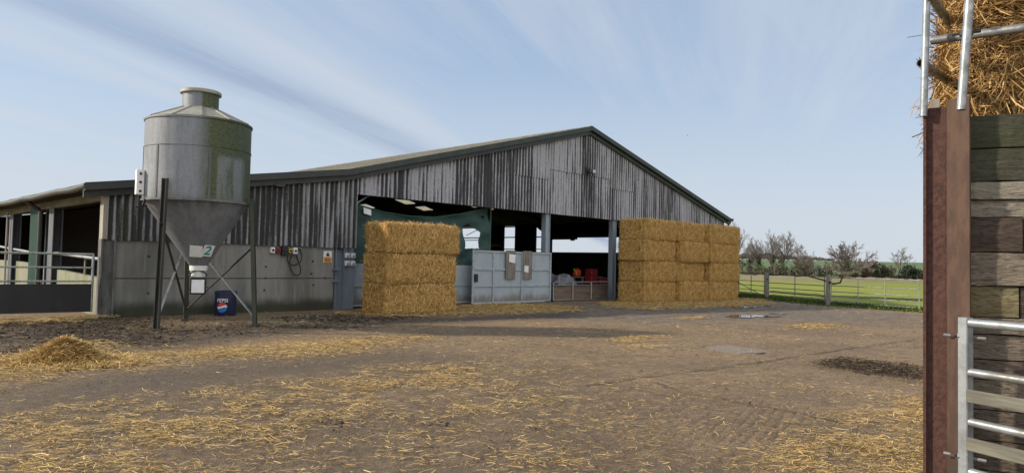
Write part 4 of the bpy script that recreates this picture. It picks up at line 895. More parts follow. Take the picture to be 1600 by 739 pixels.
# ================================================================== green tarpaulin across the doorway
def tarp():
    T = thing('tarpaulin', 'torn dark green mesh tarpaulin sagging across the barn doorway', 'tarpaulin', (16.3, 20.36, 1.5))
    xs = np.arange(13.08, 19.42, .035); X, S = np.meshgrid(xs, np.linspace(0, 1, 66)); u = (X-13.08)/6.34
    top = np.interp(X, [13.08, 13.3, 14.27, 15.38, 16.56, 17.81, 19.42], [3.56, 3.45, 3.29, 3.22, 3.25, 3.46, 3.83]); bot = 1.46+.03*np.sin(X*3)
    Z = top+(bot-top)*S
    Y = 20.40+.10*np.sin(u*9+S*5)*S*(1-S*.5)+.09*np.sin((X*.8+Z*1.5)*3.1)*np.clip(1-S*1.2, 0, 1)+.08*np.sin((X*1.1-Z*1.8)*3.5)*u*S+.06*fbm(X*1.3, Z*2.5, 6)
    Y += .05*np.exp(-((S-.10)/.06)**2)
    V = np.stack([X, Y, Z], -1).reshape(-1, 3); a = np.arange(len(V)).reshape(X.shape); F = np.stack([a[:-1, :-1], a[:-1, 1:], a[1:, 1:], a[1:, :-1]], -1).reshape(-1, 4)
    C = V[F].mean(1); hole = polymask(C[:, 0], C[:, 2], [(18.10, 2.16), (18.10, 3.03), (18.28, 3.10), (18.86, 2.80), (18.82, 2.45), (18.88, 2.16)], .001) > .5
    hole |= (np.hypot(C[:, 0]-19.10, C[:, 2]-3.42) < .06)
    me = np_mesh('sheet', V-np.array(WLOC[T.name]), F[~hole], mats=['tarp']); o = link('sheet', me, None, T, WLOC[T.name], True)
    for q in ([(13.42, 3.20), (13.72, 3.14), (13.70, 3.34), (13.40, 3.40)], [(16.62, 2.78), (16.95, 2.78), (16.95, 3.00), (16.60, 3.02)]):
        mb = MB(); mb.prism([(x, 20.30, z) for x, z in q], (0, .006, 0)); mb.build('patch', 'paper', T)
    mb = MB(); mb.tube([(x, 20.36, np.interp(x, [13.08, 13.3, 14.27, 15.38, 16.56, 17.81, 19.42], [3.57, 3.46, 3.30, 3.23, 3.26, 3.47, 3.84])) for x in np.linspace(13.08, 19.42, 40)], .018, 6); mb.build('hem_rope', 'greensheet', T, True)
    mb = MB(); mb.box((19.45, 20.34, 3.84), (.16, .08, .22), bev=.02); mb.build('clamp', 'paper', T)
    mb = MB(); mb.tube([(19.44, 20.40, 0), (19.44, 20.40, 3.75)], .03, 8); mb.build('pole', 'greensheet', T)
tarp()

# ================================================================== hurdle and things in the doorway
hu = thing('hurdle', 'galvanised hurdle lined with brown boards across the open bay', 'hurdle', (24.9, 20.0, 0))
mb = MB()
mb.tube([(22.94, 20.05, .05), (22.94, 20.05, .78), (23.0, 20.05, .84), (26.80, 20.05, .84), (26.86, 20.05, .78), (26.86, 20.05, .05), (22.94, 20.05, .07)], .028, 8); mb.tube([(22.94, 20.05, .70), (26.86, 20.05, .70)], .02, 8)
mb.build('frame', 'galv', hu, True)
for x in (24.24, 25.56):
    mb = MB(); mb.tube([(x, 20.04, .06), (x, 20.04, .84)], .03, 8); mb.build('upright', 'cream', hu)
mb = MB(); mb.span((22.98, 20.085, .10), (26.83, 20.11, .68)); mb.build('boarding', 'boards', hu)
h2 = thing('hurdle', 'bare galvanised hurdle standing behind the boarded one', 'hurdle', (26.0, 21.6, 0))
mb = MB(); mb.tube([(25.4, 21.6, .03), (25.4, 21.6, .98), (25.45, 21.6, 1.02), (28.4, 21.6, 1.02), (28.45, 21.6, .98), (28.45, 21.6, .03)], .025, 8); mb.build('frame', 'galvdull', h2, True)
for z in (.4, .7):
    mb = MB(); mb.tube([(25.4, 21.6, z), (28.45, 21.6, z)], .02, 8); mb.build('rail', 'galvdull', h2)
def crate_stack(x, y, n, label, m='red', w=.40):
    for k in range(n):
        t = thing('crate', label % k if '%' in label else label, 'crate', (x, y, .02+k*.29), 'red crates inside the barn')
        z = .02+k*.29; mb = MB()
        mb.span((x-w/2, y-w/2, z), (x+w/2, y+w/2, z+.02)); mb.span((x-w/2, y-w/2, z+.02), (x-w/2+.02, y+w/2, z+.26)); mb.span((x+w/2-.02, y-w/2, z+.02), (x+w/2, y+w/2, z+.26))
        mb.span((x-w/2+.02, y-w/2, z+.02), (x+w/2-.02, y-w/2+.02, z+.26)); mb.span((x-w/2+.02, y+w/2-.02, z+.02), (x+w/2-.02, y+w/2, z+.26)); mb.build('tub', m, t)
        mb = MB(); mb.span((x-w/2-.02, y-w/2-.02, z+.26), (x+w/2+.02, y+w/2+.02, z+.288)); mb.build('lid', m, t)
cr = 'red lidded crate inside the barn, %s of the taller stack of five'
for k, w in enumerate(('bottom', 'second from bottom', 'middle', 'second from top', 'top')):
    crate_x = 27.15; t = thing('crate', cr % w, 'crate', (crate_x, 21.3, .02+k*.28), 'red crates inside the barn'); z = .02+k*.28
    mb = MB(); mb.span((crate_x-.24, 21.1, z), (crate_x+.24, 21.5, z+.24), .02); mb.build('tub', 'red', t)
    mb = MB(); mb.span((crate_x-.26, 21.08, z+.24), (crate_x+.26, 21.52, z+.279), .012); mb.build('lid', 'red', t)
MT['greyheap'] = MT['greysheet']
for k, w in enumerate(('bottom', 'middle', 'top')):
    crate_x = 27.85; t = thing('crate', 'red lidded crate inside the barn, %s of the shorter stack of three' % w, 'crate', (crate_x, 21.3, .02+k*.33), 'red crates inside the barn'); z = .02+k*.33
    mb = MB(); mb.span((crate_x-.30, 21.05, z), (crate_x+.30, 21.5, z+.28), .02); mb.build('tub', 'red', t)
    mb = MB(); mb.span((crate_x-.32, 21.03, z+.28), (crate_x+.32, 21.52, z+.329), .012); mb.build('lid', 'red', t)
# small machine under a grey sheet, with an orange can on the workbench behind it
def heap():
    h = thing('covered_machine', 'machine under a crumpled grey sheet behind the boarded hurdle', 'covered machine', (25.1, 21.4, 0))
    n = 30; xs = np.linspace(24.35, 25.85, n); ys = np.linspace(20.95, 21.9, 20); X, Y = np.meshgrid(xs, ys)
    e = np.clip(np.minimum.reduce([(X-24.35)/.22, (25.85-X)/.22, (Y-20.95)/.2, (21.9-Y)/.2]), 0, 1)
    Z = (.75+.5*fbm(X*1.7, Y*1.7, 3)+.10*fbm(X*8, Y*8, 5))*e**.4
    V = np.stack([X, Y, Z], -1).reshape(-1, 3); a = np.arange(len(V)).reshape(X.shape); F = np.stack([a[:-1, :-1], a[:-1, 1:], a[1:, 1:], a[1:, :-1]], -1).reshape(-1, 4)
    link('sheet', np_mesh('sheet', V-np.array(WLOC[h.name]), F, mats=['greysheet']), None, h, WLOC[h.name])
heap()
wb = thing('workbench', 'dark timber workbench behind the hurdle carrying the orange can', 'workbench', (26.35, 21.75, 0))
mb = MB(); mb.span((25.95, 21.5, .98), (26.85, 22.1, 1.04)); mb.build('top', 'boards', wb)
for x in (26.0, 26.78):
    for y in (21.55, 22.03):
        mb = MB(); mb.span((x-.04, y-.04, 0), (x+.04, y+.04, .98)); mb.build('leg', 'boards', wb)
oc = thing('fuel_can', 'orange can with yellow spout on the bench in the dark bay', 'fuel can', (26.5, 21.7, 1.04))
mb = MB(); mb.box((26.52, 21.68, 1.21), (.40, .26, .33), bev=.06); mb.build('can', 'orange', oc)
mb = MB(); mb.tube([(26.36, 21.68, 1.30), (26.20, 21.62, 1.40)], [.05, .03], 8); mb.build('spout', 'yellow', oc)
mb = MB(); mb.tube([(26.42, 21.68, 1.37), (26.44, 21.68, 1.42), (26.62, 21.68, 1.42), (26.64, 21.68, 1.37)], .02, 6); mb.build('handle', 'orange', oc)

# ================================================================== straw bales
meshes = [bale_mesh('straw_bale', 2.6, 1.30, .925, 20+i, 9000) for i in range(4)]
used = [False]*4
def bale(x0, x1, y0, D, z, k, label, group, rz=0.):
    """front at y0, length x0..x1"""
    o = bpy.data.objects.new('straw_bale', meshes[k]); COL.objects.link(o); L = x1-x0; o.scale = (L/2.6, D/1.30, .99)
    o.location = ((x0+x1)/2, y0+D/2, z+.4625); o.rotation_euler = (0, 0, rz); return tag(o, label, 'bale', group)
lv3 = ('bottom', 'middle', 'top')
for i in range(3):
    dx = (0, .0, .06)[i]; bale(12.30+dx*.3, 15.06+dx, 17.36-.02*i, 1.22, .0+i*.925, i, '%s straw bale of the stack of three beside the silo wall' % lv3[i], 'straw bales stacked left of the blue door', (.0, .03, -.02)[i])
lv4 = ('bottom', 'second', 'third', 'top'); kk = 0
for c, (x0, x1, yf, nm) in enumerate(((25.96, 28.46, 17.36, 'left'), (28.52, 30.92, 17.20, 'middle'), (31.0, 33.85, 16.97, 'right'))):
    for i in range(4):
        j = (0, .05, -.04, .05)[(i+c) % 4]; kk += 1
        bale(x0+j, x1+j, yf+(.05, -.06, .04, .12)[(i*2+c) % 4], 1.45, i*.925, (kk*3+i) % 4, '%s straw bale up in the %s column of the big right hand stack' % (lv4[i], nm), 'straw bales stacked right of the doorway', (.012, -.02, .018, -.01)[(i+c) % 4])

# ================================================================== straw pile on the yard
def pile():
    c = G(98, 566); rng = np.random.default_rng(9); n = 40
    h = thing('straw_pile', 'loose heap of golden straw on the yard in front of the silo', 'straw pile', (c[0], c[1], 0))
    e = np.array([rt[0], rt[1]]); e /= np.hypot(*e); q = np.array([-e[1], e[0]])
    def hz(u, v): r_ = np.hypot(u/.72, v/.55); return .26*sm(1.05-r_)*(.55+.9*fbm(u*3.2+3, v*3.2, 2, 3))+.0
    U, W = np.meshgrid(np.linspace(-.8, .8, n), np.linspace(-.6, .6, n)); Z = hz(U, W)-.0+.005
    V = np.stack([U*e[0]+W*q[0], U*e[1]+W*q[1], Z], -1).reshape(-1, 3); a = np.arange(n*n).reshape(n, n); F = np.stack([a[:-1, :-1], a[:-1, 1:], a[1:, 1:], a[1:, :-1]], -1).reshape(-1, 4)
    m = 12000; u = rng.normal(0, .40, m)+.06; w = rng.normal(0, .30, m); z = hz(u, w)+.02+rng.random(m)*.03
    P = np.stack([u*e[0]+w*q[0], u*e[1]+w*q[1], z], -1); th = rng.uniform(0, 2*np.pi, m)
    D = unit(np.stack([np.cos(th), np.sin(th), rng.normal(0, .3, m)], -1)); N = unit(np.stack([rng.normal(0, .4, m), rng.normal(0, .4, m), np.ones(m)], -1))
    V1, F1, k = ribbons(P, D, N, rng.uniform(.07, .26, m), rng.uniform(.006, .010, m), 2, .2, rng)
    me = np_mesh('heap', np.concatenate([V, V1]), np.concatenate([F, F1+len(V)]), np.concatenate([np.full(len(V), .3), np.repeat(np.clip(rng.normal(.6, .25, m), 0, 1), k)]), ['bale', 'litter'], np.concatenate([np.zeros(len(F)), np.ones(len(F1))]))
    link('heap', me, None, h, WLOC[h.name])
pile()
# clods of muck trodden out over the yard
def clods():
    rng = np.random.default_rng(12); V = []; F = []; off = 0
    spots = []
    for poly, n, s in ((P_muck, 700, .34), (P_streak, 260, .22), (wpoly([(440, 496), (640, 490), (640, 499), (450, 502)]), 420, .45)):
        P = np.array(poly); lo, hi = P.min(0), P.max(0); k = 0
        while k < n:
            x, y = rng.uniform(lo, hi)
            if polymask(np.array([x]), np.array([y]), poly, .6)[0] > rng.random() and y < 20.0: spots.append((x, y, s*rng.gamma(2.2, .018)+.012)); k += 1
    for px_c, n in ((540, 14),(690, 8), (520, 6)):
        for i in range(n):
            c = G(px_c+rng.normal(0, 14), 662+rng.normal(0, 5)); spots.append((c[0], c[1], rng.uniform(.008, .022)))
    ico = bmesh.new(); bmesh.ops.create_icosphere(ico, subdivisions=1, radius=1); iv = np.array([v.co[:] for v in ico.verts]); ico.faces.ensure_lookup_table(); ico.verts.index_update(); fi = np.array([[v.index for v in f.verts] for f in ico.faces]); ico.free()
    for x, y, s in spots:
        v = iv*(1+rng.normal(0, .32, (len(iv), 1)))*s*np.array([rng.uniform(.8, 1.7), rng.uniform(.8, 1.5), rng.uniform(.3, .7)]); th = rng.uniform(0, 6.28); c, d = math.cos(th), math.sin(th)
        v = np.stack([v[:, 0]*c-v[:, 1]*d+x, v[:, 0]*d+v[:, 1]*c+y, v[:, 2]+.026], -1); V.append(v); F.append(fi+off); off += len(iv)
    MT['muck'] = simple('wet_muck', (.035, .026, .019), (.065, .047, .032), 14, .8)
    # trodden fibres: old dark straw lying flat in the muck
    X = []; 
    for poly, n, zz in ((P_muck, 26000, .05), (P_streak, 6000, .05)):
        P = np.array(poly); lo, hi = P.min(0), P.max(0); x = rng.uniform(lo[0], hi[0], n); y = rng.uniform(lo[1], hi[1], n); k = (polymask(x, y, poly, 2.2) > rng.random(n)**.6) & (y < 20) & (fbm(x*2.5, y*2.5, 71) > .40); X.append(np.stack([x[k], y[k], zz+.02*rng.random(k.sum())], -1))
    X = np.concatenate(X); n = len(X); th = rng.uniform(0, 6.283, n); D = unit(np.stack([np.cos(th), np.sin(th), rng.normal(0, .25, n)], -1)); N = unit(np.stack([rng.normal(0, .5, n), rng.normal(0, .5, n), np.ones(n)], -1))
    V2, F2, k = ribbons(X, D, N, rng.uniform(.04, .16, n), rng.uniform(.005, .012, n), 1, .1, rng); V1 = np.concatenate(V); F1 = np.concatenate(F); F1 = np.concatenate([F1, F1[:, 2:3]], 1)
    me = bpy.data.meshes.new('muck_clods'); me.from_pydata(np.concatenate([V1, V2]).tolist(), [], [tuple(f[:3]) for f in F1.tolist()]+[tuple(f) for f in (F2+len(V1)).tolist()])
    MT['fibre'] = straw_mat('muck_fibres', (.025, .018, .012), (.075, .05, .028), (.26, .18, .085)); me.materials.append(MT['muck']); me.materials.append(MT['fibre']); me.polygons.foreach_set('material_index', np.concatenate([np.zeros(len(F1), np.int32), np.ones(len(F2), np.int32)]))
    at = me.attributes.new('tint', 'FLOAT', 'POINT'); at.data.foreach_set('value', np.concatenate([np.zeros(len(V1)), np.repeat(np.clip(rng.normal(.35, .3, n), 0, 1), k)]).astype(np.float32)); me.update()
    o = link('muck_clods', me); stuff(o, 'dark trodden muck clods scattered along the edge of the yard', 'muck')
clods()

# ================================================================== yard gate by the barn corner, left
def tube_gate(name, label, a, b, rails, H0, H1, m, mrail=None, stays=(), r=.024, diag=False, group=None, z0=None):
    A = Vector(a); B = Vector(b); t = thing(name, label, 'gate', (A.x, A.y, 0), group); d = (B-A)
    mb = MB(); mb.tube([A+Vector((0, 0, H0)), A+Vector((0, 0, H1))], r*1.15, 8); mb.build('stile', m, t)
    mb = MB(); mb.tube([B+Vector((0, 0, H0)), B+Vector((0, 0, H1))], r*1.15, 8); mb.build('stile', m, t)
    for z in rails:
        mb = MB(); mb.tube([A+Vector((0, 0, z)), B+Vector((0, 0, z))], r if z >= max(rails)-.01 else r*.8, 8); mb.build('rail', mrail or m, t)
    for f in stays:
        p = A+d*f; mb = MB(); mb.bar(p+Vector((0, 0, min(rails)-.02)), p+Vector((0, 0, max(rails))), .05, .014, d.normalized()); mb.build('stay', m, t)
    return t
lg_ = tube_gate('yard_gate', 'galvanised gate with solid black lower board beside the barn corner', (5.30, 20.18, 0), (1.75, 20.45, 0), (.94, 1.28, 1.62), .16, 1.64, 'galv', 'galvgreen', (), .028)
mb = MB(); mb.prism([(5.28, 20.15, .17), (1.78, 20.42, .17), (1.78, 20.42, .87), (5.28, 20.15, .87)], (0, .03, 0)); mb.build('board', 'blackboard', lg_)
gp = thing('gate_post', 'steel gate post at the far left end of the black boarded gate', 'post', (1.65, 20.46, 0))
mb = MB(); mb.tube([(1.62, 20.46, 0), (1.62, 20.46, 1.9)], .06, 10); mb.build('shaft', 'galvdull', gp)
mb = MB(); mb.box((1.70, 20.46, 1.5), (.10, .05, .06)); mb.build('hinge', 'galvdull', gp)

# ================================================================== field gates
def post(name, label, p, h, m, w=.15, sq=True):
    t = thing(name, label, 'post', (p[0], p[1], -.1)); mb = MB(); mb.tube([(p[0], p[1], -.1), (p[0]+.02, p[1], h)], [w/2, w/2*.92], 6 if sq else 10); mb.build('shaft', m, t)
    mb = MB(); mb.box((p[0]-.06, p[1]-.1, h*.75), (.06, .14, .05)); mb.build('hinge', 'darksteel', t); return t
pA = (38.7, 19.55); pB = (36.45, 16.75); pC = (33.95, 12.62); pD = (32.85, 8.45)
post('gate_post', 'dark steel post between the right bale stack and the short gate', pA, 1.55, 'darksteel', .16)
post('gate_post', 'pale grey wooden post between the short gate and the long sloping gate', pB, 1.42, 'postwood', .20)
post('gate_post', 'stout mossy post where the two field gates meet', pC, 1.42, 'postwood', .22)
post('gate_post', 'weathered post at the right end of the field gates by the rusty column', (32.78, 8.15), 1.25, 'postwood', .16)
def lerp(a, b, f): return (a[0]+(b[0]-a[0])*f, a[1]+(b[1]-a[1])*f, 0)
t = tube_gate('field_gate', 'short dark tubular gate next to the bale stack', lerp(pA, pB, .06), lerp(pA, pB, .93), (.15, .42, .68, .92, 1.33), .10, 1.36, 'galvdull', 'darksteel', (.5,), .022, group='field gates beyond the yard')
mb = MB(); a = Vector(lerp(pA, pB, .08)); b = Vector(lerp(pA, pB, .92)); mb.bar(a+Vector((0, 0, .75)), b+Vector((0, 0, .12)), .05, .02); mb.build('brace', 'darksteel', t)
tube_gate('field_gate', 'long galvanised field gate left of the mossy centre post', lerp(pB, pC, .04), lerp(pB, pC, .95), (.14, .38, .62, .88, 1.30), .10, 1.33, 'galvdull', 'darksteel', (.5,), .022, group='field gates beyond the yard')
tube_gate('field_gate', 'galvanised field gate right of the mossy centre post', lerp(pC, pD, .04), lerp(pC, pD, .985), (.14, .38, .62, .90, 1.28), .10, 1.31, 'galv', 'galvdull', (.33, .64), .022, group='field gates beyond the yard')
# bent branch caught on the centre post
br = thing('branch', 'dark broken branch leaning over the centre gate post', 'branch', (33.95, 12.4, 1.2)); mb = MB(); mb.tube([(34.6, 13.8, 1.30), (34.1, 12.9, 1.15), (33.9, 12.35, .98), (33.75, 12.0, 1.05), (33.70, 11.85, 1.42)], [.03, .04, .045, .04, .03], 7); mb.build('limb', 'darksteel', br, True)
# grass verge along the gates
def verge():
    rng = np.random.default_rng(8); n = 22000; f = rng.random(n); pts = np.array([(39.3, 20.2), pA, pB, pC, pD, (32.0, 4.5)]); s = f*(len(pts)-1); i = np.minimum(s.astype(int), len(pts)-2); w = (s-i)[:, None]
    P = pts[i]*(1-w)+pts[i+1]*w; o = rng.normal(.3, .75, n); nx = np.array([.87, -.5]); P = P+nx*o[:, None]; keep = fbm(P[:, 0]*1.1, P[:, 1]*1.1, 4) > .42-.12*(o > 0); P = P[keep]; o = o[keep]; n = len(P)
    L = rng.uniform(.05, .18, n)*np.where(np.abs(o) < .4, 1.5, 1); D = unit(np.stack([rng.normal(0, .35, n), rng.normal(0, .35, n), np.ones(n)], -1)); N = unit(np.stack([rng.normal(0, 1, n), rng.normal(0, 1, n), rng.normal(0, .2, n)], -1))
    C = np.stack([P[:, 0], P[:, 1], -.06+L/2], -1); V, F, k = ribbons(C, D, N, L, rng.uniform(.02, .035, n), 1, .1, rng)
    o_ = link('verge_grass', np_mesh('verge_grass', V, F, np.repeat(np.clip(rng.normal(.5, .25, n), 0, 1), k), ['blade'])); stuff(o_, 'tufts of dark green grass along the foot of the field gates', 'grass')
verge()

def debris():
    rng = np.random.default_rng(44); n = 26000; X = rng.uniform(1.5, 30, n); Y = rng.uniform(-.5, 19.5, n); px, py, dp = project(np.stack([X, Y, X*0], -1))
    ok = (px > -40) & (px < 1460) & (py < 780) & (fbm(X*1.3, Y*1.3, 81, 4) > .40+.25*rng.random(n)); X = X[ok]; Y = Y[ok]; n = len(X)
    s = np.minimum(rng.gamma(1.6, .0042, n)+.004, .022); o = np.array([(1, 0, 0), (-.5, .87, 0), (-.5, -.87, 0), (0, 0, .8)]); th = rng.uniform(0, 6.283, n); V = np.zeros((n, 4, 3)); st = rng.uniform(.7, 1.8, n)
    for k in range(4):
        q = o[k]*(1+rng.normal(0, .3, (n, 1))); x = q[:, 0]*st; y = q[:, 1]; V[:, k] = np.stack([X+(x*np.cos(th)-y*np.sin(th))*s, Y+(x*np.sin(th)+y*np.cos(th))*s, .016+q[:, 2]*s], -1)
    F = (np.arange(n)[:, None, None]*4+np.array([(0, 1, 3), (1, 2, 3), (2, 0, 3)])[None]).reshape(-1, 3)
    MT['crumb'] = simple('dirt_crumbs', (.06, .045, .032), (.15, .11, .075), 3, .95)
    o_ = link('dirt_crumbs', np_mesh('dirt_crumbs', V.reshape(-1, 3), F, mats=['crumb'])); stuff(o_, 'small brown crumbs of mud and grit spread over the yard', 'dirt')
debris()
# ================================================================== close right: column, sleeper wall, gate, tubes, hay
ev = Vector((math.cos(rad(-69.4)), math.sin(rad(-69.4)), 0)); nv = Vector((-math.sin(rad(69.4)), -math.cos(rad(69.4)), 0)).normalized()
nv = Vector((ev.y, -ev.x, 0)); nv = nv if nv.dot(Vector((-1, 0, 0))) > 0 else -nv        # wall direction to the right, and towards the camera
W0 = Vector((4.205, .872, 0))                     # where the sleepers start, behind the column's right edge
def wp(a, b, z): return W0+ev*a+nv*b+Vector((0, 0, z))
COLTOP = 2.53
cl = thing('steel_column', 'tall rusty brown steel column at the end of the sleeper wall', 'column', wp(-.12, 0, 0))
LD = Vector((W0.x, W0.y, 0)).normalized(); LR = Vector((LD.y, -LD.x, 0))
def cp(a, b, z): return W0+LR*a-LD*b+Vector((0, 0, z))      # column frame: a to the right as seen, b towards the camera
mb = MB(); mb.prism([cp(-.192, -.02, 0), cp(-.178, -.02, 0), cp(-.178, .034, 0), cp(-.192, .034, 0)], (0, 0, COLTOP-.035)); mb.build('flange', 'rust', cl)
mb = MB(); mb.prism([cp(-.177, 0, 0), cp(-.075, 0, 0), cp(-.075, .012, 0), cp(-.177, .012, 0)], (0, 0, COLTOP-.02)); mb.build('web', 'rust', cl)
mb = MB(); mb.prism([cp(-.080, .013, 0), cp(.018, .066, 0), cp(.012, .078, 0), cp(-.086, .025, 0)], (0, 0, COLTOP+.012)); mb.build('flange', 'rustbrown', cl)
pk = thing('wooden_packer', 'short mossy wooden block wedged behind the top of the rusty column', 'block', cp(-.17, -.06, COLTOP-.5))
mb = MB(); mb.prism([cp(-.165, -.10, COLTOP-.5), cp(-.120, -.10, COLTOP-.5), cp(-.120, -.03, COLTOP-.5), cp(-.165, -.03, COLTOP-.5)], (0, 0, .535)); tagged = mb.build('block', 'postwood', pk)
wall = thing('sleeper_wall', 'retaining wall of stacked weathered timber sleepers right of the rusty column', 'wall', W0)
zt = 2.452; r_ = random.Random(5)
courses = [(.172, 'slp_green'), (.168, 'slp_green'), (.094, 'slp_pale'), (.088, 'slp_pale'), (.178, 'slp_dark'), (.170, 'slp_mid'), (.158, 'slp_olive'), (.085, 'slp_mid'), (.130, 'slp_mid'), (.10, 'slp_brown'), (.15, 'slp_mid'), (.15, 'slp_brown'), (.15, 'slp_brown'), (.16, 'slp_mid'), (.15, 'slp_brown'), (.16, 'slp_dark'), (.18, 'slp_brown')]
for k, (h, m) in enumerate(courses):
    z1 = zt; z0 = max(0, zt-h+.005); joint = (.245, .9, .62, 1.3, .235, .7, .22, 1.1, .5, .8, 1.2, .4, .95, .6, 1.1, .7, .5)[k]; a = -.02
    for (xa, xb) in ((a, joint), (joint+.006, 3.2)):
        off = r_.uniform(-.016, .012); n = max(4, int((xb-xa)/.05)); V = []; rng = np.random.default_rng(k*7+int(xa*10)+3)
        prof = [(.0, .012), (.010, 0), (.5, -.003), (.990, 0), (1., .012)]
        for i in range(n+1):
            q = xa+(xb-xa)*i/n; e = .004*math.sin(q*9+k)+rng.normal(0, .0018)
            for (f, ins) in prof: V.append(wp(q, off-ins+rng.normal(0, .0015)+e, z0+(z1-z0)*f+rng.normal(0, .0012)))
            for f in (1., 0.): V.append(wp(q, off-.2, z0+(z1-z0)*f))
        mb = MB(); mb.add(V, [(i*7+j, i*7+(j+1) % 7, (i+1)*7+(j+1) % 7, (i+1)*7+j) for i in range(n) for j in range(7)]+[tuple(range(7)), tuple(range(n*7+6, n*7-1, -1))]); mm = m
        if k == 4 and xa > 0: mm = 'slp_brown'
        if k == 6 and xa > 0: mm = 'slp_dark'
        mb.build('sleeper', mm, wall)
    zt = z0-.005
    if zt <= .02: break
# galvanised yard gate swung open towards the camera
A = Vector((4.045, .845, 0)); gd = Vector((math.cos(rad(-112.4)), math.sin(rad(-112.4)), 0)); gn = Vector((-gd.y, gd.x, 0)); gn = gn if gn.dot(Vector((-1, 0, 0))) > 0 else -gn
g = thing('yard_gate', 'close pale galvanised gate with wooden slats hinged on the rusty column', 'gate', A)
GL = 3.0
for f in (0, GL):
    mb = MB(); mb.box(A+gd*f+Vector((0, 0, .755)), (.048, .05, 1.35), math.atan2(gd.y, gd.x), bev=.004); mb.build('stile', 'galv', g)
for z in (1.405, 1.165, .925, .685, .445, .19):
    mb = MB(); mb.tube([A+gd*.024+Vector((0, 0, z)), A+gd*(GL-.02)+Vector((0, 0, z))], .021, 12); mb.build('rail', 'galv', g, True)
for z in (1.055, .825):
    mb = MB(); mb.box(A+gd*(GL/2+.02)+gn*.028+Vector((0, 0, z)), (GL-.01, .018, .062), math.atan2(gd.y, gd.x), bev=.003); mb.build('slat', 'slat', g)
for z in (1.335, .75):
    mb = MB(); mb.tube([A-gd*.02+LD*.02-LR*.075+Vector((0, 0, z)), A+LR*.085+Vector((0, 0, z-.004))], .009, 8); hb = mb.build('hinge_bolt', 'galvdull', g, True)
    mb = MB(); c = A-LR*.062+Vector((0, 0, z)); mb.tube([c, c+LR*.018], .018, 6); mb.build('nut', 'rust', hb, base=WLOC[g.name])
    mb = MB(); c = A-LR*.034+Vector((0, 0, z)); mb.tube([c, c+LR*.012], .016, 6); mb.build('nut', 'galv', hb, base=WLOC[g.name])
# scaffold tubes holding back the hay
def D_(px, py, d): return Vector(CAMP+ray(px, py)*d)
sf = thing('tube_frame', 'frame of clamped galvanised tubes rising above the rusty column against the hay', 'frame', wp(-.1, .1, 2.45))
def pole(p, q, r, m='galv', ext0=0., ext1=0., name='tube'):
    p, q = Vector(p), Vector(q); d = (q-p).normalized(); p = p-d*ext0; q = q+d*ext1
    # an open-ended tube: outer and inner skin
    mb = MB(); n = 16; a = Vector((0, 0, 1)).cross(d); a = a.normalized() if a.length > .05 else Vector((1, 0, 0)); b = d.cross(a); V = []
    for (pt, rr2) in ((p, r), (q, r), (q, r*.82), (p, r*.82)): V += [pt+(a*math.cos(2*math.pi*j/n)+b*math.sin(2*math.pi*j/n))*rr2 for j in range(n)]
    mb.add(V, [(i*n+j, i*n+(j+1) % n, ((i+1) % 4)*n+(j+1) % n, ((i+1) % 4)*n+j) for i in range(4) for j in range(n)]); return mb.build(name, m, sf, True)
pole(D_(1443, 182, 3.70), D_(1448, 0, 3.70), .0175, ext1=.6)
pole(D_(1502, 172, 3.42), D_(1515, 0, 3.42), .0205, ext1=.6)
pole(D_(1456, 64, 3.80), D_(1600, 44, 3.47), .0225, 'galvdull', ext1=.8)
pole(D_(1457, -2, 3.72), D_(1492, 50, 4.35), .0235, 'galvdull', ext0=.25, ext1=.35)
pole(D_(1439, 99, 3.72), D_(1488, 131, 4.35), .0235, 'galvdull', ext1=.35)
for c, r_ in ((D_(1510, 52, 3.455), .030),):
    mb = MB(); mb.tube([c+Vector((0, 0, -.012)), c+Vector((0, 0, .012))], r_, 10); k_ = mb.build('clamp', 'darksteel', sf); mb = MB(); mb.tube([c+LR*-.06, c+LR*.06], .008, 6); mb.build('bolt', 'darksteel', k_, base=WLOC[sf.name])
# round topped hay bales stacked behind the wall
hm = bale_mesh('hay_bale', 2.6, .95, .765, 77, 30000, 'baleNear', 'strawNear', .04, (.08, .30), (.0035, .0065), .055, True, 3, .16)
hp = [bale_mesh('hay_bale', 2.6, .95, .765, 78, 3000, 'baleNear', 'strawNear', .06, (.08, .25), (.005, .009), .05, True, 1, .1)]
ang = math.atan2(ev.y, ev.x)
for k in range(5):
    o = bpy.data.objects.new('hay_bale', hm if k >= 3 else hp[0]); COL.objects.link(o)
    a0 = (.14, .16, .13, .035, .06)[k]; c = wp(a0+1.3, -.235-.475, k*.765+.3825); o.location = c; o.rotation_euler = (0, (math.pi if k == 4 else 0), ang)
    tag(o, '%s golden hay bale of the stack behind the sleeper wall' % ('lowest', 'second lowest', 'middle', 'second from top', 'topmost')[k], 'bale', 'hay bales behind the sleeper wall')

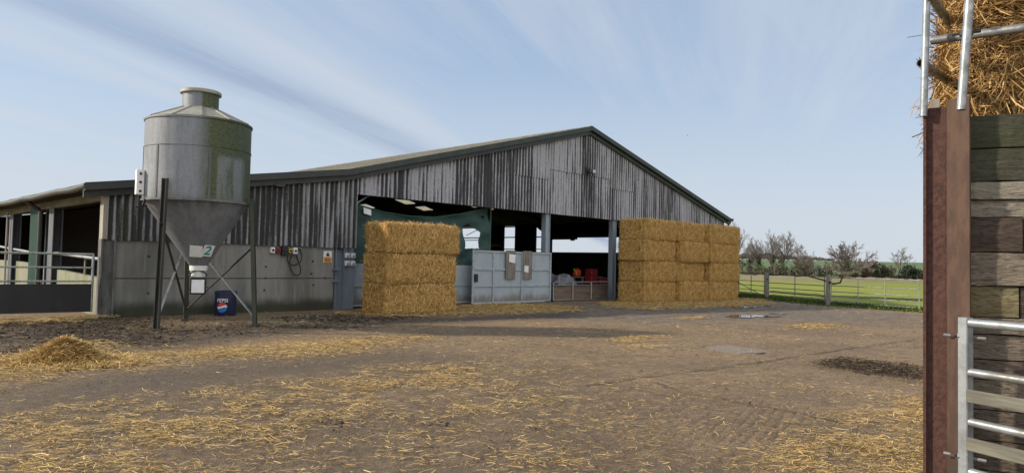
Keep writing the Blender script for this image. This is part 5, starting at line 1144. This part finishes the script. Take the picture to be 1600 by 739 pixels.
# ================================================================== trees, hedge, birds
class Wood:
    """branches as tapered tubes: levels 0-1 into the trunk mesh, finer ones into the crown mesh"""
    def __init__(s, seed): s.rng = random.Random(seed); s.t = ([], []); s.c = ([], []); s.tips = []
    def tube(s, tgt, pts, r0, r1, n):
        V, F = tgt; o = len(V); k = len(pts); ref = Vector((.3, .2, 1))
        for i, p in enumerate(pts):
            d = (pts[min(i+1, k-1)]-pts[max(i-1, 0)]).normalized(); a = ref.cross(d)
            a = a.normalized() if a.length > .05 else Vector((1, 0, 0)); b = d.cross(a); r = r0+(r1-r0)*i/(k-1)
            for j in range(n): V.append(p+(a*math.cos(6.2832*j/n)+b*math.sin(6.2832*j/n))*r)
        for i in range(k-1):
            for j in range(n): F.append((o+i*n+j, o+i*n+(j+1) % n, o+(i+1)*n+(j+1) % n, o+(i+1)*n+j))
    def grow(s, p, d, L, r, lv, P):
        g = s.rng; seg = 7 if lv < 2 else 4; pts = [p]; q = p; dd = d
        for i in range(seg):
            dd = (dd+Vector((g.gauss(0, 1), g.gauss(0, 1), g.gauss(0, 1)))*P['wob']+Vector((0, 0, P['up'][min(lv, len(P['up'])-1)]))).normalized(); q = q+dd*(L/seg); pts.append(q)
        s.tube(s.t if lv < 2 else s.c, pts, r, r*(.55 if lv == 0 else .3), 6 if lv == 0 else 4 if lv == 1 else 3)
        if lv >= P['lv']: s.tips.append(q); return
        n = P['kids'][lv]; st = P['start'][lv]
        for i in range(n):
            f = st+(1-st)*(i+g.random()*.8)/n; f = min(f, .99); x = f*seg; j = int(x); b = pts[j].lerp(pts[min(j+1, seg)], x-j)
            ax = (pts[min(j+1, seg)]-pts[j]).normalized(); o_ = ax.orthogonal().normalized(); o_.rotate(Matrix.Rotation(g.uniform(0, 6.283) if lv else i*2.4+g.uniform(-.3, .3), 3, ax))
            a = P['ang'][lv]*g.uniform(.65, 1.25)
            if lv == 0: a = (P['dome'][0]+(P['dome'][1]-P['dome'][0])*(i+.5)/n)*g.uniform(.8, 1.2)
            nd = (ax*math.cos(a)+o_*math.sin(a)).normalized()
            s.grow(b, nd, L*P['len'][lv]*(g.uniform(.85, 1.1)*(P['lf'][0]+(P['lf'][1]-P['lf'][0])*i/n) if lv == 0 else g.uniform(.6, 1.15)*(1.15-.45*f)), max(r*(1-.55*f)*P['rad'], P['rmin']), lv+1, P)
def place_tree(name, px, D, H, P, seed, label, bk='bark', tw='twig', ivy=0, stems=1, cat='tree', lean=0., group='bare trees beyond the field', leafm='ivy', leafn=0, sink=.3):
    d = ray(px, 420); d = d/np.hypot(d[0], d[1]); base = Vector((d[0]*D, d[1]*D, -sink)); w = Wood(seed)
    for k in range(stems):
        a = w.rng.uniform(0, 6.28); sp = 0 if stems == 1 else .35; dirv = Vector((math.cos(a)*sp+lean*rt[0], math.sin(a)*sp+lean*rt[1], 1)).normalized()
        w.grow(Vector((math.cos(a)*sp, math.sin(a)*sp, 0))*.8, dirv, H*P['trunk']*w.rng.uniform(.85, 1.1), P['r0']*(1 if stems == 1 else .7), 0, P)
    t = thing(name, label, cat, base, group)
    def mk(nm, VF, m):
        me = bpy.data.meshes.new(nm); me.from_pydata([tuple(v) for v in VF[0]], [], VF[1]); me.update(); me.materials.append(MT[m]); o = bpy.data.objects.new(nm, me); COL.objects.link(o); o.parent = t; WLOC[o.name] = base
    mk('trunk', w.t, bk); mk('crown', w.c, tw)
    rng = np.random.default_rng(seed)
    if ivy:
        n = int(ivy*900); z = H*.55*rng.random(n)**1.2; a = rng.uniform(0, 6.28, n); rr2 = (.35+.55*fbm(z*.9, a, seed))*rng.normal(0, .8, n)*(1.15-z/H*1.6)
        leafcloud('ivy', np.stack([np.cos(a)*rr2+lean*rt[0]*z, np.sin(a)*rr2+lean*rt[1]*z, z], -1), .26, 'ivy', t, base, rng)
    if leafn:
        tips = np.array([tuple(v) for v in w.tips]); i = rng.integers(0, len(tips), leafn); leafcloud('foliage', tips[i]+rng.normal(0, .22, (leafn, 3)), .24, leafm, t, base, rng)
    return t
def leafcloud(nm, C, s, m, parent, base, rng):
    n = len(C); D = unit(rng.normal(0, 1, (n, 3))); N = unit(rng.normal(0, 1, (n, 3))); N = unit(N-D*(N*D).sum(1, keepdims=True)); L = rng.uniform(.5, 1.3, n)*s
    V, F, k = ribbons(C, D, N, L, L*.7, 1, 0, rng); o = link(nm, np_mesh(nm, V, F, mats=[m])); 
    if parent is not None: o.parent = parent
    return o
OAK = dict(trunk=.34, r0=.40, lv=4, kids=(16, 9, 9, 7), start=(.45, .25, .12, .1), ang=(1, .70, .75, .75), dome=(1.45, .05), lf=(1.1, .85), len=(1.7, .42, .48, .5), rad=.5, rmin=.020, wob=.11, up=(.0, .02, .05, .05))
ASH = dict(trunk=.48, r0=.20, lv=4, kids=(13, 8, 7, 5), start=(.45, .25, .12, .1), ang=(1, .55, .6, .65), dome=(.85, .05), lf=(1., 1.), len=(1.05, .40, .48, .5), rad=.45, rmin=.016, wob=.07, up=(.0, .05, .08, .06))
THIN = dict(trunk=.6, r0=.12, lv=4, kids=(11, 7, 6, 4), start=(.4, .2, .1, .1), ang=(1, .7, .7, .7), lf=(1., .9), dome=(1.1, .2), len=(.6, .45, .5, .5), rad=.45, rmin=.015, wob=.09, up=(.0, .05, .06, .05))
BUSH = dict(trunk=.62, r0=.07, lv=3, kids=(10, 8, 8), start=(.1, .1, .1), ang=(1, .65, .7), lf=(1., 1.), dome=(.8, .3), len=(.6, .5, .5), rad=.5, rmin=.019, wob=.12, up=(.04, .06, .05))
place_tree('oak_tree', 1324, 122, 7.3, OAK, 103, 'spreading bare oak with ivy on its trunk, standing alone beyond the gates', 'bark', 'twig', .35)
place_tree('bare_tree', 1221, 128, 8.4, ASH, 109, 'tallest bare tree, wide fan of upright branches left of the oak', 'bark', 'twig', .35)
place_tree('bare_tree', 1207, 129, 8.0, ASH, 110, 'tall bare tree with ivy clad trunk left beside the tallest tree', 'bark', 'twig', .5)
place_tree('bare_tree', 1186, 131, 7.0, ASH, 107, 'pale bare tree with rounded twiggy crown near the bale stack', 'bark', 'twig', .4)
place_tree('ivy_tree', 1171, 132, 6.2, THIN, 17, 'slim tree wrapped in dark green ivy nearest the bale stack', 'bark', 'twig', .7)
place_tree('bare_tree', 1153, 136, 9.0, ASH, 19, 'faint grey bare tree half hidden by the right bale stack', 'bark', 'twig', .5)
place_tree('ivy_tree', 1248, 127, 6.2, THIN, 23, 'small ivy covered tree right of the tallest bare tree', 'bark', 'twig', .6)
place_tree('bushy_tree', 1264, 126, 4.2, BUSH, 29, 'broad many stemmed bare bush left of the oak', 'bark', 'twig', 0, 6)
place_tree('bushy_tree', 1284, 127, 3.2, BUSH, 31, 'lower greenish many stemmed bush touching the left side of the oak', 'bark', 'twig', .8, 4)
place_tree('bushy_tree', 1349, 124, 3.9, BUSH, 37, 'brown twiggy bush right of the oak', 'bark', 'twigbrown', 0, 5)
place_tree('bushy_tree', 1369, 125, 3.7, BUSH, 41, 'olive green bush second right of the oak', 'bark', 'twig', .7, 5, leafm='hedge', leafn=350)
place_tree('bare_tree', 1405, 127, 6.3, THIN, 43, 'thin pale bare tree at far right before the green hill', 'bark', 'twig', 0)
place_tree('evergreen_bush', 1424, 123, 2.6, BUSH, 47, 'dark evergreen bush at far right of the field edge', 'bark', 'twig', 0, 5, 'bush', leafm='evergreen', leafn=2600)
place_tree('bushy_tree', 1390, 126, 3.0, BUSH, 53, 'brown low bush under the thin pale tree', 'bark', 'twigbrown', 0, 6)
def hedge():
    """the far hedge along the field: one mass of twigs and leaves"""
    V = []; F = []; rngp = random.Random(2); rng = np.random.default_rng(6)
    for px in np.arange(1128, 1462, 3.4):
        D = rngp.uniform(124, 132); d = ray(px, 420); d = d/np.hypot(d[0], d[1]); w = Wood(int(px*10)); H = rngp.uniform(1.1, 2.1)*(1.2 if px < 1290 else .8)
        for k in range(2): w.grow(Vector((d[0]*D+rngp.gauss(0, .4), d[1]*D+rngp.gauss(0, .4), -.3)), Vector((rngp.gauss(0, .25), rngp.gauss(0, .25), 1)).normalized(), H, .05, 1, dict(BUSH, lv=3, kids=(8, 8, 6), rmin=.018))
        o = len(V)
        for VV, FF in (w.t, w.c):
            o = len(V); V += VV; F += [tuple(i+o for i in f) for f in FF]
    V = np.array([tuple(v) for v in V]); F3 = np.array([f for f in F if len(f) == 4])
    n = 16000; px = rng.uniform(1128, 1462, n); D = rng.uniform(124, 133, n); dd = np.array([ray(p, 420) for p in px]); dd = dd/np.hypot(dd[:, 0], dd[:, 1])[:, None]
    hh = (.6+2.4*fbm(px*.06, px*0, 3))*np.where(px < 1300, 1.1, .65); C = np.stack([dd[:, 0]*D, dd[:, 1]*D, rng.random(n)**1.2*hh], -1); keep = fbm(px*.12, C[:, 2]*.8, 9) > .45; C = C[keep]; n = len(C)
    Dv = unit(rng.normal(0, 1, (n, 3))); N = unit(rng.normal(0, 1, (n, 3))); N = unit(N-Dv*(N*Dv).sum(1, keepdims=True)); L = rng.uniform(.12, .34, n); V1, F1, k = ribbons(C, Dv, N, L, L*.7, 1, 0, rng)
    me = np_mesh('hedgerow', np.concatenate([V, V1]), np.concatenate([F3, F1+len(V)]), mats=['twig', 'hedge'], matidx=np.concatenate([np.zeros(len(F3)), np.ones(len(F1))]))
    o = link('hedgerow', me); stuff(o, 'tangled winter hedgerow along the far edge of the green field', 'hedge')
hedge()
def far_wood():
    """wooded skyline on the hill at left, one mass"""
    rng = np.random.default_rng(15); n = 9000; px = rng.uniform(1120, 1300, n); d = np.array([ray(p, 420) for p in px]); d = d/np.hypot(d[:, 0], d[:, 1])[:, None]; D = rng.uniform(610, 640, n)
    top = (1.5+6*fbm(px*.09, px*0, 4))*np.interp(px, [1120, 1200, 1270, 1300], [1, .9, .5, .1]); z = 9.2+rng.random(n)*top; C = np.stack([d[:, 0]*D, d[:, 1]*D, z], -1)
    Dv = unit(rng.normal(0, 1, (n, 3))); N = unit(rng.normal(0, 1, (n, 3))); N = unit(N-Dv*(N*Dv).sum(1, keepdims=True)); L = rng.uniform(.5, 1.4, n); V, F, k = ribbons(C, Dv, N, L, L*.6, 1, 0, rng)
    o = link('far_woodland', np_mesh('far_woodland', V, F, mats=['twig'])); stuff(o, 'hazy strip of bare woodland on the skyline of the hill', 'woodland')
far_wood()
def bird(px, py, D, s, label, rz):
    c = D_(px, py, D); o = MB(); R = Matrix.Rotation(rz, 3, 'Z')
    body = [(-.5, 0, 0), (-.2, .09, .02), (-.2, -.09, .02), (-.2, 0, .09), (-.2, 0, -.08), (.3, .06, 0), (.3, -.06, 0), (.3, 0, .06), (.3, 0, -.05), (.55, .0, .02), (-.75, .10, 0), (-.75, -.10, 0)]
    f = [(0, 1, 3), (0, 3, 2), (0, 2, 4), (0, 4, 1), (1, 5, 7, 3), (3, 7, 6, 2), (2, 6, 8, 4), (4, 8, 5, 1), (5, 9, 7), (7, 9, 6), (6, 9, 8), (8, 9, 5), (0, 10, 11)]
    o.add([c+R@Vector(p)*s for p in body], f); b = thing('bird', label, 'bird', c, 'birds in the sky'); o.build('body', 'bird', b)
    for k in (-1, 1):
        w = MB(); w.prism([c+R@Vector(p)*s for p in ((.22, .05*k, .03), (.12, .55*k, .20), (-.02, 1.05*k, .08), (-.22, .55*k, .17), (-.2, .05*k, .03))], R@Vector((0, 0, .02))*s); w.build('wing', 'bird', b)
bird(955, 209, 120, .20, 'small dark bird gliding just right of the gable peak', 1.0)
bird(1074, 212, 110, .26, 'dark bird flying in open sky furthest right of the gable', 2.2)
